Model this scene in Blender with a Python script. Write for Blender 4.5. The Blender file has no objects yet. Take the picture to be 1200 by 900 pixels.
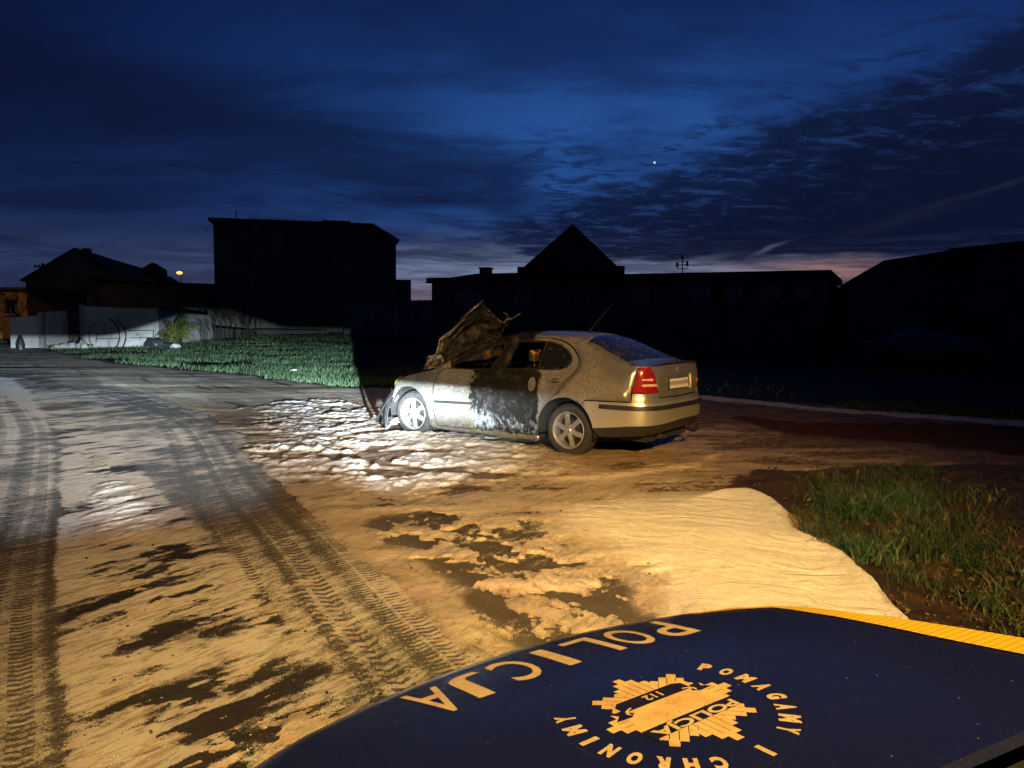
import bpy, bmesh, math, random
import numpy as np
from mathutils import Vector, Matrix
from mathutils.geometry import delaunay_2d_cdt
random.seed(7)
R = math.radians
SC = bpy.context.scene
COL = SC.collection

# ---------------------------------------------------------------- camera, world, exposure
CAM_H, CAM_F, CAM_PITCH, CAM_ROLL = 1.583, 876.8, 0.085, 0.0095
cd = bpy.data.cameras.new('camera')
cam = bpy.data.objects.new('camera', cd)
COL.objects.link(cam)
cd.sensor_width = 36.0
cd.lens = CAM_F / 1200.0 * 36.0
cd.clip_start = 0.05
cd.clip_end = 6000
cam.matrix_world = (Matrix.Translation((0, 0, CAM_H)) @ Matrix.Rotation(R(90) - CAM_PITCH, 4, 'X')
                    @ Matrix.Rotation(CAM_ROLL, 4, 'Z'))
SC.camera = cam
SC.view_settings.view_transform = 'Standard'
SC.view_settings.look = 'None'
SC.view_settings.exposure = 0.0
SC.view_settings.gamma = 1.0
SC.view_settings.use_curve_mapping = False
SC.render.engine = 'CYCLES'
SC.cycles.max_bounces = 5
SC.cycles.diffuse_bounces = 2
SC.cycles.glossy_bounces = 3
SC.cycles.transmission_bounces = 4
SC.cycles.use_denoising = True


def G(px, py, z=0.0):
    """world point at height z on the sight line through a pixel of the 1200x900 photograph"""
    a, b = px - 600, py - 450
    cr, sr = math.cos(CAM_ROLL), math.sin(CAM_ROLL)
    x, y = (a * cr + b * sr) / CAM_F, (-a * sr + b * cr) / CAM_F
    c, s = math.cos(CAM_PITCH), math.sin(CAM_PITCH)
    r = (x, c - y * s, -s - y * c)
    t = (z - CAM_H) / r[2]
    return (r[0] * t, r[1] * t)


def D(px, py, dist):
    """world point at forward distance dist on the sight line through a pixel"""
    a, b = px - 600, py - 450
    cr, sr = math.cos(CAM_ROLL), math.sin(CAM_ROLL)
    x, y = (a * cr + b * sr) / CAM_F, (-a * sr + b * cr) / CAM_F
    c, s = math.cos(CAM_PITCH), math.sin(CAM_PITCH)
    r = (x, c - y * s, -s - y * c)
    t = dist / r[1]
    return (r[0] * t, dist, CAM_H + r[2] * t)


# ---------------------------------------------------------------- node helpers
class N:
    """small expression builder over a node tree"""

    def __init__(s, nt):
        s.nt = nt
        s.nt.nodes.clear()

    def new(s, t, **kw):
        n = s.nt.nodes.new(t)
        for k, v in kw.items():
            setattr(n, k, v)
        return n

    def put(s, sock, v):
        if isinstance(v, bpy.types.NodeSocket):
            s.nt.links.new(v, sock)
        elif v is not None:
            if sock.type == 'RGBA' and isinstance(v, (tuple, list)) and len(v) == 3:
                v = (*v, 1)
            sock.default_value = v

    def m(s, op, a, b=None, c=None, clamp=False):
        n = s.new('ShaderNodeMath', operation=op, use_clamp=clamp)
        s.put(n.inputs[0], a)
        if b is not None: s.put(n.inputs[1], b)
        if c is not None: s.put(n.inputs[2], c)
        return n.outputs[0]

    def add(s, a, b): return s.m('ADD', a, b)
    def sub(s, a, b): return s.m('SUBTRACT', a, b)
    def mul(s, a, b): return s.m('MULTIPLY', a, b)
    def div(s, a, b): return s.m('DIVIDE', a, b)

    def ss(s, v, lo, hi, a=0.0, b=1.0):
        n = s.new('ShaderNodeMapRange', interpolation_type='SMOOTHSTEP')
        s.put(n.inputs['Value'], v)
        s.put(n.inputs['From Min'], lo); s.put(n.inputs['From Max'], hi)
        s.put(n.inputs['To Min'], a); s.put(n.inputs['To Max'], b)
        return n.outputs[0]

    def vm(s, op, a, b=None, scale=None):
        n = s.new('ShaderNodeVectorMath', operation=op)
        s.put(n.inputs[0], a)
        if b is not None: s.put(n.inputs[1], b)
        if scale is not None: s.put(n.inputs['Scale'], scale)
        return n.outputs['Value'] if op in ('LENGTH', 'DOT_PRODUCT', 'DISTANCE') else n.outputs[0]

    def xyz(s, v):
        n = s.new('ShaderNodeSeparateXYZ'); s.put(n.inputs[0], v)
        return n.outputs[0], n.outputs[1], n.outputs[2]

    def vec(s, x=0.0, y=0.0, z=0.0):
        n = s.new('ShaderNodeCombineXYZ')
        s.put(n.inputs[0], x); s.put(n.inputs[1], y); s.put(n.inputs[2], z)
        return n.outputs[0]

    def noise(s, v, scale, detail=4.0, rough=0.55, dist=0.0, out=0):
        n = s.new('ShaderNodeTexNoise')
        s.put(n.inputs['Vector'], v)
        n.inputs['Scale'].default_value = scale
        n.inputs['Detail'].default_value = detail
        n.inputs['Roughness'].default_value = rough
        n.inputs['Distortion'].default_value = dist
        return n.outputs[out]

    def voro(s, v, scale, feature='F1', out='Distance', rnd=1.0):
        n = s.new('ShaderNodeTexVoronoi', feature=feature)
        s.put(n.inputs['Vector'], v)
        n.inputs['Scale'].default_value = scale
        n.inputs['Randomness'].default_value = rnd
        return n.outputs[out]

    def mapv(s, v, sc=(1, 1, 1), rot=(0, 0, 0), loc=(0, 0, 0)):
        n = s.new('ShaderNodeMapping')
        s.put(n.inputs[0], v)
        n.inputs['Location'].default_value = loc
        n.inputs['Rotation'].default_value = rot
        n.inputs['Scale'].default_value = sc
        return n.outputs[0]

    def mix(s, f, a, b, blend='MIX'):
        n = s.new('ShaderNodeMix', data_type='RGBA', blend_type=blend)
        s.put(n.inputs[0], f); s.put(n.inputs[6], a); s.put(n.inputs[7], b)
        return n.outputs[2]

    def attr(s, name, out='Fac'):
        n = s.new('ShaderNodeAttribute', attribute_name=name)
        return n.outputs[out]

    def aniso(s, v, ang, ratio, sc=1.0):
        """coordinates whose pattern is stretched by ratio along direction ang in plan"""
        a = s.mapv(v, (1, 1, 1), (0, 0, -ang))
        return s.mapv(a, (sc / ratio, sc, sc))

    def obj(s): return s.new('ShaderNodeTexCoord').outputs['Object']
    def pos(s): return s.new('ShaderNodeNewGeometry').outputs['Position']

    def bump(s, h, strength=0.5, dist=0.01, normal=None):
        n = s.new('ShaderNodeBump')
        n.inputs['Strength'].default_value = strength
        n.inputs['Distance'].default_value = dist
        s.put(n.inputs['Height'], h)
        if normal is not None: s.put(n.inputs['Normal'], normal)
        return n.outputs[0]

    def surf(s, col, rough=0.6, metal=0.0, normal=None, spec=0.5, **kw):
        n = s.new('ShaderNodeBsdfPrincipled')
        s.put(n.inputs['Base Color'], col)
        s.put(n.inputs['Roughness'], rough)
        s.put(n.inputs['Metallic'], metal)
        s.put(n.inputs['Specular IOR Level'], spec)
        if normal is not None: s.put(n.inputs['Normal'], normal)
        for k, v in kw.items(): s.put(n.inputs[k.replace('_', ' ')], v)
        o = s.new('ShaderNodeOutputMaterial')
        s.nt.links.new(n.outputs[0], o.inputs[0])
        return n


def mat(name, fn):
    m = bpy.data.materials.new(name)
    m.use_nodes = True
    fn(N(m.node_tree))
    return m


# ---------------------------------------------------------------- sky
W = bpy.data.worlds.new('World')
SC.world = W
W.use_nodes = True


def build_sky(n):
    d = n.vm('NORMALIZE', n.new('ShaderNodeTexCoord').outputs['Generated'])
    x, y, z = n.xyz(d)
    az = n.m('ARCTAN2', x, y)
    el = n.m('ARCSINE', z)
    zz = n.add(n.m('MAXIMUM', z, 0.0), 0.13)
    plane = n.vec(n.div(x, zz), n.div(y, zz), 0.0)            # flat cloud layer seen in perspective

    def gs(v, c, w): return n.m('POWER', n.div(n.sub(v, c), w), 2.0)

    def ex(*t):
        s = t[0]
        for q in t[1:]: s = n.add(s, q)
        return n.m('EXPONENT', n.mul(s, -1.0))
    warp = n.noise(plane, 0.8, 5, 0.6)
    # clear twilight blue, brightest a bit right of the frame centre and paler downwards
    g = ex(gs(az, 0.13, 0.38), gs(el, 0.20, 0.14))
    g2 = ex(gs(az, 0.30, 0.75), gs(el, 0.34, 0.34))
    blue = n.mix(g2, (0.0020, 0.0052, 0.027), (0.0068, 0.0215, 0.112))
    blue = n.mix(g, blue, (0.0200, 0.0900, 0.330))
    blue = n.mix(n.mul(n.mul(ex(gs(el, 0.05, 0.12)), n.ss(az, 0.75, 0.1)), 0.50), blue, (0.019, 0.037, 0.125))
    # pale band over the roofs where the sun went down
    band = ex(gs(n.m('MAXIMUM', n.sub(el, 0.066), 0.0), 0.0, 0.031))
    azb = n.add(n.mul(n.mul(ex(gs(az, 0.12, 0.32)), n.ss(az, 0.52, 0.44)), 0.95), 0.05)
    warm = ex(gs(az, 0.42, 0.12))
    palec = n.mix(n.mul(warm, n.ss(el, 0.095, 0.070)), (0.26, 0.32, 0.46), (0.62, 0.33, 0.20))
    palec = n.mix(n.ss(el, 0.060, 0.035, 0.0, 0.7), palec, (0.34, 0.21, 0.20))
    clear = n.mix(n.mul(band, azb), blue, palec)
    # ---- soft broken cloud over the whole upper sky
    ub = n.noise(n.mapv(plane, (0.75, 1.5, 1), (0, 0, 0.55), (3, 1, 0)), 0.9, 6, 0.62, 0.35)
    c = n.mix(n.mul(n.ss(ub, 0.40, 0.66), 0.62), clear, n.mix(g2, (0.0026, 0.0052, 0.026), (0.0050, 0.0120, 0.060)))
    # ---- cloud bank at right: its top edge climbs to the right and breaks into ripples
    rip = n.noise(n.mapv(plane, (2.2, 3.5, 1), (0, 0, 0.55)), 2.7, 6, 0.70, 0.7)
    edge = n.add(n.mul(n.sub(warp, 0.5), 0.13), n.mul(n.sub(n.noise(n.mapv(plane, (1, 2.0, 1), (0, 0, 0.5)), 4.0, 4, 0.65), 0.5), 0.07))
    top = n.add(0.138, n.mul(n.m('MAXIMUM', az, -0.05), 0.36))
    depth = n.add(n.sub(top, el), edge)                       # > 0 inside the bank
    low = n.add(n.add(0.074, n.ss(az, 0.04, -0.03, 0.0, 0.026)), n.mul(n.m('MAXIMUM', n.sub(az, 0.42), 0.0), 0.02))
    lown = n.add(n.sub(el, low), n.mul(n.sub(n.noise(n.vec(n.mul(az, 5.0), n.mul(el, 42.0), 3.0), 1.6, 5, 0.6), 0.5), 0.045))
    lowm = n.ss(lown, -0.006, 0.012)
    body = n.mul(n.mul(n.ss(depth, -0.012, 0.035), n.ss(az, -0.24, -0.10)), lowm)
    holes = n.mul(n.ss(rip, 0.52, 0.38), n.ss(depth, 0.100, 0.015))
    puffs = n.mul(n.mul(n.ss(rip, 0.50, 0.62), n.ss(depth, -0.055, -0.005)), n.mul(lowm, n.ss(az, -0.12, 0.05)))
    dark = n.mix(n.ss(depth, 0.02, 0.12), (0.0050, 0.0105, 0.042), (0.0034, 0.0058, 0.0225))
    dark = n.mix(n.mul(n.ss(rip, 0.5, 0.3), n.ss(depth, 0.2, 0.05)), dark, (0.013, 0.032, 0.115))
    c = n.mix(n.mul(puffs, 0.75), c, (0.0075, 0.0165, 0.068))
    c = n.mix(n.mul(body, n.sub(0.96, n.mul(holes, 0.36))), c, dark)
    # ---- cloud mass left of centre, running down to the right
    mn = n.noise(n.mapv(plane, (0.9, 2.2, 1), (0, 0, -0.25), (7, 2, 0)), 1.5, 6, 0.62, 0.3)
    axis = n.sub(el, n.add(0.175, n.mul(az, -0.16)))
    mass = n.mul(ex(gs(axis, 0.0, 0.060)), n.ss(az, 0.12, -0.02))
    mass = n.ss(n.add(mass, n.mul(n.sub(mn, 0.5), 1.5)), 0.10, 1.05)
    mass = n.mul(n.mul(mass, n.ss(az, 0.14, 0.0)), n.ss(el, 0.085, 0.125))
    c = n.mix(n.mul(mass, 0.75), c, (0.0038, 0.0070, 0.031))
    mot = n.mul(n.ss(rip, 0.46, 0.60), ex(gs(az, 0.05, 0.13), gs(el, 0.20, 0.045)))
    c = n.mix(n.mul(mot, 0.70), c, (0.0065, 0.0170, 0.072))
    # ---- long thin streaks, closer together towards the horizon
    sv = n.vec(n.mul(az, 2.6), n.add(n.mul(el, 22.0), n.mul(az, 2.0)), 1.0)
    st = n.noise(sv, 1.7, 6, 0.62, 0.35)
    streak = n.mul(n.mul(n.ss(st, 0.47, 0.62), n.ss(az, 0.10, -0.08)), n.mul(n.ss(el, 0.26, 0.14), n.ss(el, 0.055, 0.08)))
    c = n.mix(n.mul(streak, 0.62), c, (0.0060, 0.0105, 0.044))
    sv2 = n.vec(n.mul(az, 4.2), n.mul(el, 50.0), 5.0)
    lows = n.mul(n.ss(n.noise(sv2, 1.25, 5, 0.62, 0.3), 0.47, 0.60), n.mul(n.ss(el, 0.125, 0.085), n.ss(el, 0.028, 0.05)))
    c = n.mix(n.mul(lows, 0.56), c, (0.016, 0.022, 0.066))
    # pale wisps low at right
    for a0, e0, k, ln, th, am in ((0.56, 0.150, 0.26, 0.07, 0.0030, 0.035), (0.47, 0.120, 0.24, 0.07, 0.0060, 0.02), (0.325, 0.092, 0.36, 0.017, 0.0026, 0.32),
                                  (0.235, 0.078, 0.16, 0.04, 0.0040, 0.30)):
        dv = n.sub(el, n.add(e0, n.mul(n.sub(az, a0), k)))
        dv = n.add(dv, n.mul(n.sub(n.noise(n.vec(n.mul(az, 14.0), n.mul(el, 60.0), 0), 1.5, 3), 0.5), 0.010))
        wz = ex(gs(dv, 0.0, th), gs(az, a0, ln))
        c = n.mix(n.mul(wz, am), c, (0.17, 0.20, 0.32))
    # evening star
    p = Vector(D(767, 190.5, 100)) - Vector((0, 0, CAM_H))
    p.normalize()
    ds = n.vm('DISTANCE', d, tuple(p))
    c = n.mix(n.ss(ds, 0.0017, 0.0009), c, (0.75, 0.8, 0.8))
    # below the horizon
    c = n.mix(n.ss(z, 0.0, -0.02), c, (0.006, 0.007, 0.012))
    bg = n.new('ShaderNodeBackground')
    n.put(bg.inputs[0], c)
    bg.inputs[1].default_value = 1.0
    o = n.new('ShaderNodeOutputWorld')
    n.nt.links.new(bg.outputs[0], o.inputs[0])


build_sky(N(W.node_tree))

# ---------------------------------------------------------------- lamps of the place
PC_E = (0.262, 1.15, 0.97)          # centre of the badge on the patrol car's bonnet
PC_YAW = -0.60
PF = (math.sin(PC_YAW), math.cos(PC_YAW))
PR = (PF[1], -PF[0])


def sodium(loc, aim, watts, cone, blend=0.7, size=0.16, name='sodium_light', col=(1.0, 0.57, 0.125)):
    l = bpy.data.lights.new(name, 'SPOT')
    l.energy = watts; l.color = col
    l.spot_size = R(cone); l.spot_blend = blend; l.shadow_soft_size = size
    o = bpy.data.objects.new(name, l)
    COL.objects.link(o)
    o.location = loc
    o.rotation_euler = (Vector(aim) - Vector(loc)).to_track_quat('-Z', 'Y').to_euler()
    return o


def lantern(loc, lobes, watts, up0, up1, col, name='street_lantern_light', size=0.16):
    """street lantern with a two-lobed reflector, shielded above"""
    l = bpy.data.lights.new(name, 'POINT')
    l.energy = watts; l.color = col; l.shadow_soft_size = size; l.use_nodes = True
    o = bpy.data.objects.new(name, l)
    COL.objects.link(o)
    o.location = loc
    n = N(l.node_tree)
    v = n.vm('NORMALIZE', n.new('ShaderNodeTexCoord').outputs['Normal'])
    x, y, z = n.xyz(v)
    elv = n.mul(n.m('ARCSINE', z), 57.3)
    s = 0.0
    for aim, sigma, k in lobes:
        d = (Vector(aim) - Vector(loc)).normalized()
        ang = n.mul(n.m('ARCCOSINE', n.m('MINIMUM', n.vm('DOT_PRODUCT', v, tuple(d)), 0.99999)), 57.3)
        s = n.add(s, n.mul(n.m('EXPONENT', n.mul(n.m('POWER', n.div(ang, sigma), 2.2), -1.0)), k))
    s = n.mul(s, n.ss(elv, up0, up1))
    e = n.new('ShaderNodeEmission')
    n.put(e.inputs[1], s)
    q = n.new('ShaderNodeOutputLight')
    n.nt.links.new(e.outputs[0], q.inputs[0])
    return o


lantern((1.7, -6.5, 5.8), (((-0.7, 3.2, 0.0), 11.5, 0.85),), 16500, -8.0, -13.0, (1.0, 0.56, 0.145))
lantern((1.9, -6.5, 5.8), (((1.9, 6.8, 0.0), 11.5, 1.10),), 16500, -8.0, -13.0, (1.0, 0.60, 0.175))

# dipped beam of the patrol car's right headlamp: sharp cut-off, most light close under it
hl = bpy.data.lights.new('headlamp_beam', 'SPOT')
hl.color = (0.79, 0.92, 1.0)
hl.energy = 95000
hl.spot_size = R(150); hl.spot_blend = 0.1; hl.shadow_soft_size = 0.03
hl.use_nodes = True
HL_YAW = -0.56
hlo = bpy.data.objects.new('headlamp_beam', hl)
COL.objects.link(hlo)
hlo.location = (PC_E[0] + PF[0] * 0.62 + PR[0] * 0.52, PC_E[1] + PF[1] * 0.62 + PR[1] * 0.52, 0.70)
hlo.rotation_euler = (R(90), 0, -HL_YAW)


def build_beam(n):
    v = n.new('ShaderNodeTexCoord').outputs['Normal']
    x, y, z = n.xyz(v)
    iz = n.m('MAXIMUM', n.m('ABSOLUTE', z), 0.001)
    az = n.m('MULTIPLY', n.m('ARCTANGENT', n.div(x, iz)), 57.3)      # degrees, right positive
    el = n.m('MULTIPLY', n.m('ARCTANGENT', n.div(y, iz)), 57.3)
    BEAM['az'], BEAM['el'] = az, el
    cut = n.add(-0.12, n.add(n.ss(az, 1.2, 7.5, 0.0, 1.5), n.ss(az, 10.0, 15.0, 0.0, -1.3)))
    de = n.sub(el, cut)
    top = n.ss(de, 0.22, -0.22)
    fall = n.mul(n.mul(n.m('EXPONENT', n.mul(n.m('POWER', n.div(n.add(de, 1.8), 2.1), 2.0), -0.85)), n.ss(de, 0.0, -1.4, 0.42, 1.0)), 1.0)
    wide = n.m('EXPONENT', n.mul(n.m('MAXIMUM', n.mul(de, -1.0), 0.0), -1 / 5.0))
    h = n.m('EXPONENT', n.mul(n.m('POWER', n.div(n.add(az, -4.0), 21.0), 4.0), -1.0))
    h2 = n.m('EXPONENT', n.mul(n.m('POWER', n.div(n.add(az, -2.0), 24.0), 4.0), -1.0))
    s = n.add(n.mul(n.mul(fall, h), 1.0), n.mul(n.mul(n.ss(de, -8.8, -5.0), h2), 0.20))
    s = n.mul(s, top)
    s = n.add(s, n.mul(n.mul(h2, n.mul(n.ss(de, 14.0, 0.0), n.ss(de, -6.0, -2.0))), 0.0030))
    e = n.new('ShaderNodeEmission')
    n.put(e.inputs[1], s)
    o = n.new('ShaderNodeOutputLight')
    n.nt.links.new(e.outputs[0], o.inputs[0])


BEAM = {}
build_beam(N(hl.node_tree))

# ---------------------------------------------------------------- object helpers


def tag(o, label=None, cat=None, group=None, kind=None):
    if label: o['label'] = label
    if cat: o['category'] = cat
    if group: o['group'] = group
    if kind: o['kind'] = kind
    return o


def empty(name, loc=(0, 0, 0), rz=0.0, label=None, cat=None, group=None):
    o = bpy.data.objects.new(name, None)
    COL.objects.link(o)
    o.location = loc
    o.rotation_euler = (0, 0, rz)
    return tag(o, label, cat, group)


def mesh_obj(name, verts, faces, m=None, parent=None, smooth=False, sharp=35):
    me = bpy.data.meshes.new(name)
    me.from_pydata([tuple(v) for v in verts], [], faces)
    if smooth:
        me.polygons.foreach_set('use_smooth', [True] * len(me.polygons))
        if sharp: me.set_sharp_from_angle(angle=R(sharp))
    if m: me.materials.append(m)
    me.update()
    o = bpy.data.objects.new(name, me)
    COL.objects.link(o)
    if parent: o.parent = parent
    return o


class MB:
    """collects shapes, then links them as one mesh object"""

    def __init__(s): s.v = []; s.f = []

    def geo(s, vs, fs):
        k = len(s.v)
        s.v += [tuple(v) for v in vs]
        s.f += [tuple(i + k for i in f) for f in fs]
        return s

    def box(s, x0, x1, y0, y1, z0, z1, rot=None):
        vs = [(x, y, z) for z in (z0, z1) for y in (y0, y1) for x in (x0, x1)]
        if rot: vs = [rot(v) for v in vs]
        return s.geo(vs, [(0, 2, 3, 1), (4, 5, 7, 6), (0, 1, 5, 4), (2, 6, 7, 3), (0, 4, 6, 2), (1, 3, 7, 5)])

    def prism(s, poly, h0, h1, axis='z', fn=None):
        """extrude polygon; fn(p, h) -> 3D point"""
        n = len(poly)
        if fn is None:
            fn = {'z': lambda p, h: (p[0], p[1], h), 'y': lambda p, h: (p[0], h, p[1]), 'x': lambda p, h: (h, p[0], p[1])}[axis]
        vs = [fn(p, h0) for p in poly] + [fn(p, h1) for p in poly]
        fs = [tuple(range(n))[::-1], tuple(range(n, 2 * n))] + [(i, (i + 1) % n, n + (i + 1) % n, n + i) for i in range(n)]
        return s.geo(vs, fs)

    def tube(s, pts, r, seg=8, cap=True):
        pts = [Vector(p) for p in pts]
        rs = r if isinstance(r, (list, tuple)) else [r] * len(pts)
        vs, fs = [], []
        for i, p in enumerate(pts):
            t = (pts[min(i + 1, len(pts) - 1)] - pts[max(i - 1, 0)]).normalized()
            a = t.cross(Vector((0, 0, 1)))
            if a.length < 1e-3: a = t.cross(Vector((0, 1, 0)))
            a.normalize(); b = t.cross(a)
            for k in range(seg):
                w = 2 * math.pi * k / seg
                vs.append(p + (a * math.cos(w) + b * math.sin(w)) * rs[i])
        for i in range(len(pts) - 1):
            for k in range(seg):
                fs.append((i * seg + k, i * seg + (k + 1) % seg, (i + 1) * seg + (k + 1) % seg, (i + 1) * seg + k))
        if cap:
            fs.append(tuple(range(seg))[::-1]); fs.append(tuple(range(len(vs) - seg, len(vs))))
        return s.geo(vs, fs)

    def lathe(s, prof, seg=32, at=(0, 0, 0), axis='y', closed=False, a0=0, a1=2 * math.pi):
        """prof: list of (radius, height along axis)"""
        full = abs((a1 - a0) - 2 * math.pi) < 1e-6
        n = seg if full else seg + 1
        vs = []
        for (r, h) in prof:
            for k in range(n):
                w = a0 + (a1 - a0) * k / seg
                c, q = r * math.cos(w), r * math.sin(w)
                p = {'y': (c, h, q), 'z': (c, q, h), 'x': (h, c, q)}[axis]
                vs.append((p[0] + at[0], p[1] + at[1], p[2] + at[2]))
        fs = []
        m = len(prof)
        for i in range(m if closed else m - 1):
            for k in range(seg):
                j = (i + 1) % m
                fs.append((i * n + k, i * n + (k + 1) % n, j * n + (k + 1) % n, j * n + k))
        return s.geo(vs, fs)

    def build(s, name, m=None, parent=None, smooth=False, sharp=35):
        return mesh_obj(name, s.v, s.f, m, parent, smooth, sharp)


def catmull(pts, n=8, closed=False):
    P = [np.array(p, float) for p in pts]
    out = []
    L = len(P)
    rng = range(L if closed else L - 1)
    for i in rng:
        if closed:
            p0, p1, p2, p3 = P[i - 1], P[i], P[(i + 1) % L], P[(i + 2) % L]
        else:
            p0 = P[i - 1] if i > 0 else 2 * P[0] - P[1]
            p1, p2 = P[i], P[i + 1]
            p3 = P[i + 2] if i + 2 < L else 2 * P[-1] - P[-2]
        for k in range(n):
            t = k / n
            out.append(0.5 * (2 * p1 + (p2 - p0) * t + (2 * p0 - 5 * p1 + 4 * p2 - p3) * t * t + (3 * p1 - p0 - 3 * p2 + p3) * t ** 3))
    if not closed: out.append(P[-1])
    return [tuple(p) for p in out]


def interp(tab, x):
    return float(np.interp(x, [t[0] for t in tab], [t[1] for t in tab]))


def in_poly(x, y, poly):
    r = False
    j = len(poly) - 1
    for i in range(len(poly)):
        xi, yi = poly[i]; xj, yj = poly[j]
        if (yi > y) != (yj > y) and x < (xj - xi) * (y - yi) / (yj - yi) + xi: r = not r
        j = i
    return r


def resample(poly, sp, closed=True):
    out = []
    n = len(poly)
    for i in range(n if closed else n - 1):
        a, b = poly[i], poly[(i + 1) % n]
        d = math.dist(a, b)
        k = max(1, int(math.ceil(d / sp)))
        for q in range(k):
            out.append((a[0] + (b[0] - a[0]) * q / k, a[1] + (b[1] - a[1]) * q / k))
    if not closed: out.append(tuple(poly[-1]))
    return out


def flat_panel(outline, holes, sp):
    """triangulate a polygon with holes, with inner points on a grid"""
    ol = resample(outline, sp)
    hs = [resample(h, sp) for h in holes]
    pts = list(ol); edges = [(i, (i + 1) % len(ol)) for i in range(len(ol))]
    for h in hs:
        k = len(pts)
        pts += h
        edges += [(k + i, k + (i + 1) % len(h)) for i in range(len(h))]
    bp = np.array(pts)
    x0, y0 = bp.min(0); x1, y1 = bp.max(0)
    gx = np.arange(x0 + sp / 2, x1, sp); gy = np.arange(y0 + sp / 2, y1, sp)
    for x in gx:
        for y in gy:
            if ((bp[:, 0] - x) ** 2 + (bp[:, 1] - y) ** 2).min() < (0.55 * sp) ** 2: continue
            if in_poly(x, y, ol) and not any(in_poly(x, y, h) for h in hs): pts.append((x, y))
    v, e, f, *_ = delaunay_2d_cdt([Vector(p) for p in pts], edges, [], 0, 1e-6)
    fs = []
    for t in f:
        cx = sum(v[i][0] for i in t) / len(t); cy = sum(v[i][1] for i in t) / len(t)
        if in_poly(cx, cy, ol) and not any(in_poly(cx, cy, h) for h in hs): fs.append(tuple(t))
    return [(p[0], p[1]) for p in v], fs


def panel(name, outline, holes, fn, sp, m, parent, thick=0.012, flip=False, sharp=40, move=None):
    """sheet part: polygon lifted onto a surface by fn, given thickness inward"""
    v, f = flat_panel(outline, holes, sp)
    P = [Vector(fn(*p)) for p in v]
    if move: P = [Vector(move(p)) for p in P]
    if flip: f = [t[::-1] for t in f]
    nr = [Vector() for _ in P]
    for t in f:
        nn = (P[t[1]] - P[t[0]]).cross(P[t[2]] - P[t[0]])
        for i in t: nr[i] += nn
    used = set(i for t in f for i in t)
    k = len(P)
    Q = [p - (nr[i].normalized() * thick if nr[i].length > 0 else Vector()) for i, p in enumerate(P)]
    F = list(f) + [tuple(i + k for i in t[::-1]) for t in f]
    cnt = {}
    for t in f:
        for a, b in zip(t, t[1:] + t[:1]): cnt[(a, b)] = 1
    for (a, b) in cnt:
        if (b, a) not in cnt: F.append((b, a, a + k, b + k))
    return mesh_obj(name, P + Q, F, m, parent, True, sharp)


# ---------------------------------------------------------------- numpy noise
def _hash(ix, iy, seed):
    h = (ix.astype(np.int64) * 374761393 + iy.astype(np.int64) * 668265263 + seed * 1442695040) & 0xffffffff
    h = ((h ^ (h >> 13)) * 1274126177) & 0xffffffff
    h = (h ^ (h >> 16)) & 0xffffffff
    return (h / 4294967295.0).astype(np.float32)


def vnoise(x, y, seed=0):
    ix = np.floor(x); iy = np.floor(y)
    fx = x - ix; fy = y - iy
    fx = fx * fx * fx * (fx * (fx * 6 - 15) + 10); fy = fy * fy * fy * (fy * (fy * 6 - 15) + 10)
    a = _hash(ix, iy, seed); b = _hash(ix + 1, iy, seed); c = _hash(ix, iy + 1, seed); d = _hash(ix + 1, iy + 1, seed)
    return (a + (b - a) * fx) * (1 - fy) + (c + (d - c) * fx) * fy


def fbm(x, y, s=1.0, oct=4, rough=0.5, seed=0, ang=0.0, ratio=1.0):
    """ratio > 1 stretches the pattern along direction ang"""
    c, q = math.cos(ang), math.sin(ang)
    u = (x * c + y * q) * s / ratio; v = (-x * q + y * c) * s
    r = 0; a = 1.0; t = 0
    for i in range(oct):
        r = r + a * vnoise(u + 17.3 * i, v - 9.1 * i, seed + i * 101)
        t += a; a *= rough; u = u * 2.03; v = v * 2.03
    return r / t


def sstep(v, a, b):
    t = np.clip((v - a) / (b - a), 0, 1)
    return t * t * (3 - 2 * t)


def line_field(X, Y, pts):
    """signed distance (right of travel positive) and arc length to a polyline"""
    best = np.full(X.shape, 1e9, np.float32); sd = np.zeros_like(best); sa = np.zeros_like(best)
    s0 = 0.0
    for (ax, ay), (bx, by) in zip(pts[:-1], pts[1:]):
        dx, dy = bx - ax, by - ay
        L = math.hypot(dx, dy)
        t = np.clip(((X - ax) * dx + (Y - ay) * dy) / (L * L), 0, 1)
        px, py = X - (ax + t * dx), Y - (ay + t * dy)
        d = np.sqrt(px * px + py * py)
        side = np.sign((X - ax) * dy - (Y - ay) * dx)
        u = d < best
        best = np.where(u, d, best); sd = np.where(u, d * side, sd); sa = np.where(u, s0 + t * L, sa)
        s0 += L
    return sd, sa


def poly_field(X, Y, poly):
    """signed distance to polygon, inside positive"""
    best = np.full(X.shape, 1e9, np.float32)
    inside = np.zeros(X.shape, bool)
    n = len(poly)
    for i in range(n):
        ax, ay = poly[i]; bx, by = poly[(i + 1) % n]
        dx, dy = bx - ax, by - ay
        L2 = dx * dx + dy * dy + 1e-12
        t = np.clip(((X - ax) * dx + (Y - ay) * dy) / L2, 0, 1)
        d = np.hypot(X - (ax + t * dx), Y - (ay + t * dy))
        best = np.minimum(best, d)
        c = ((ay > Y) != (by > Y)) & (X < (bx - ax) * (Y - ay) / (by - ay + 1e-12) + ax)
        inside ^= c
    return np.where(inside, best, -best)

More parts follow.
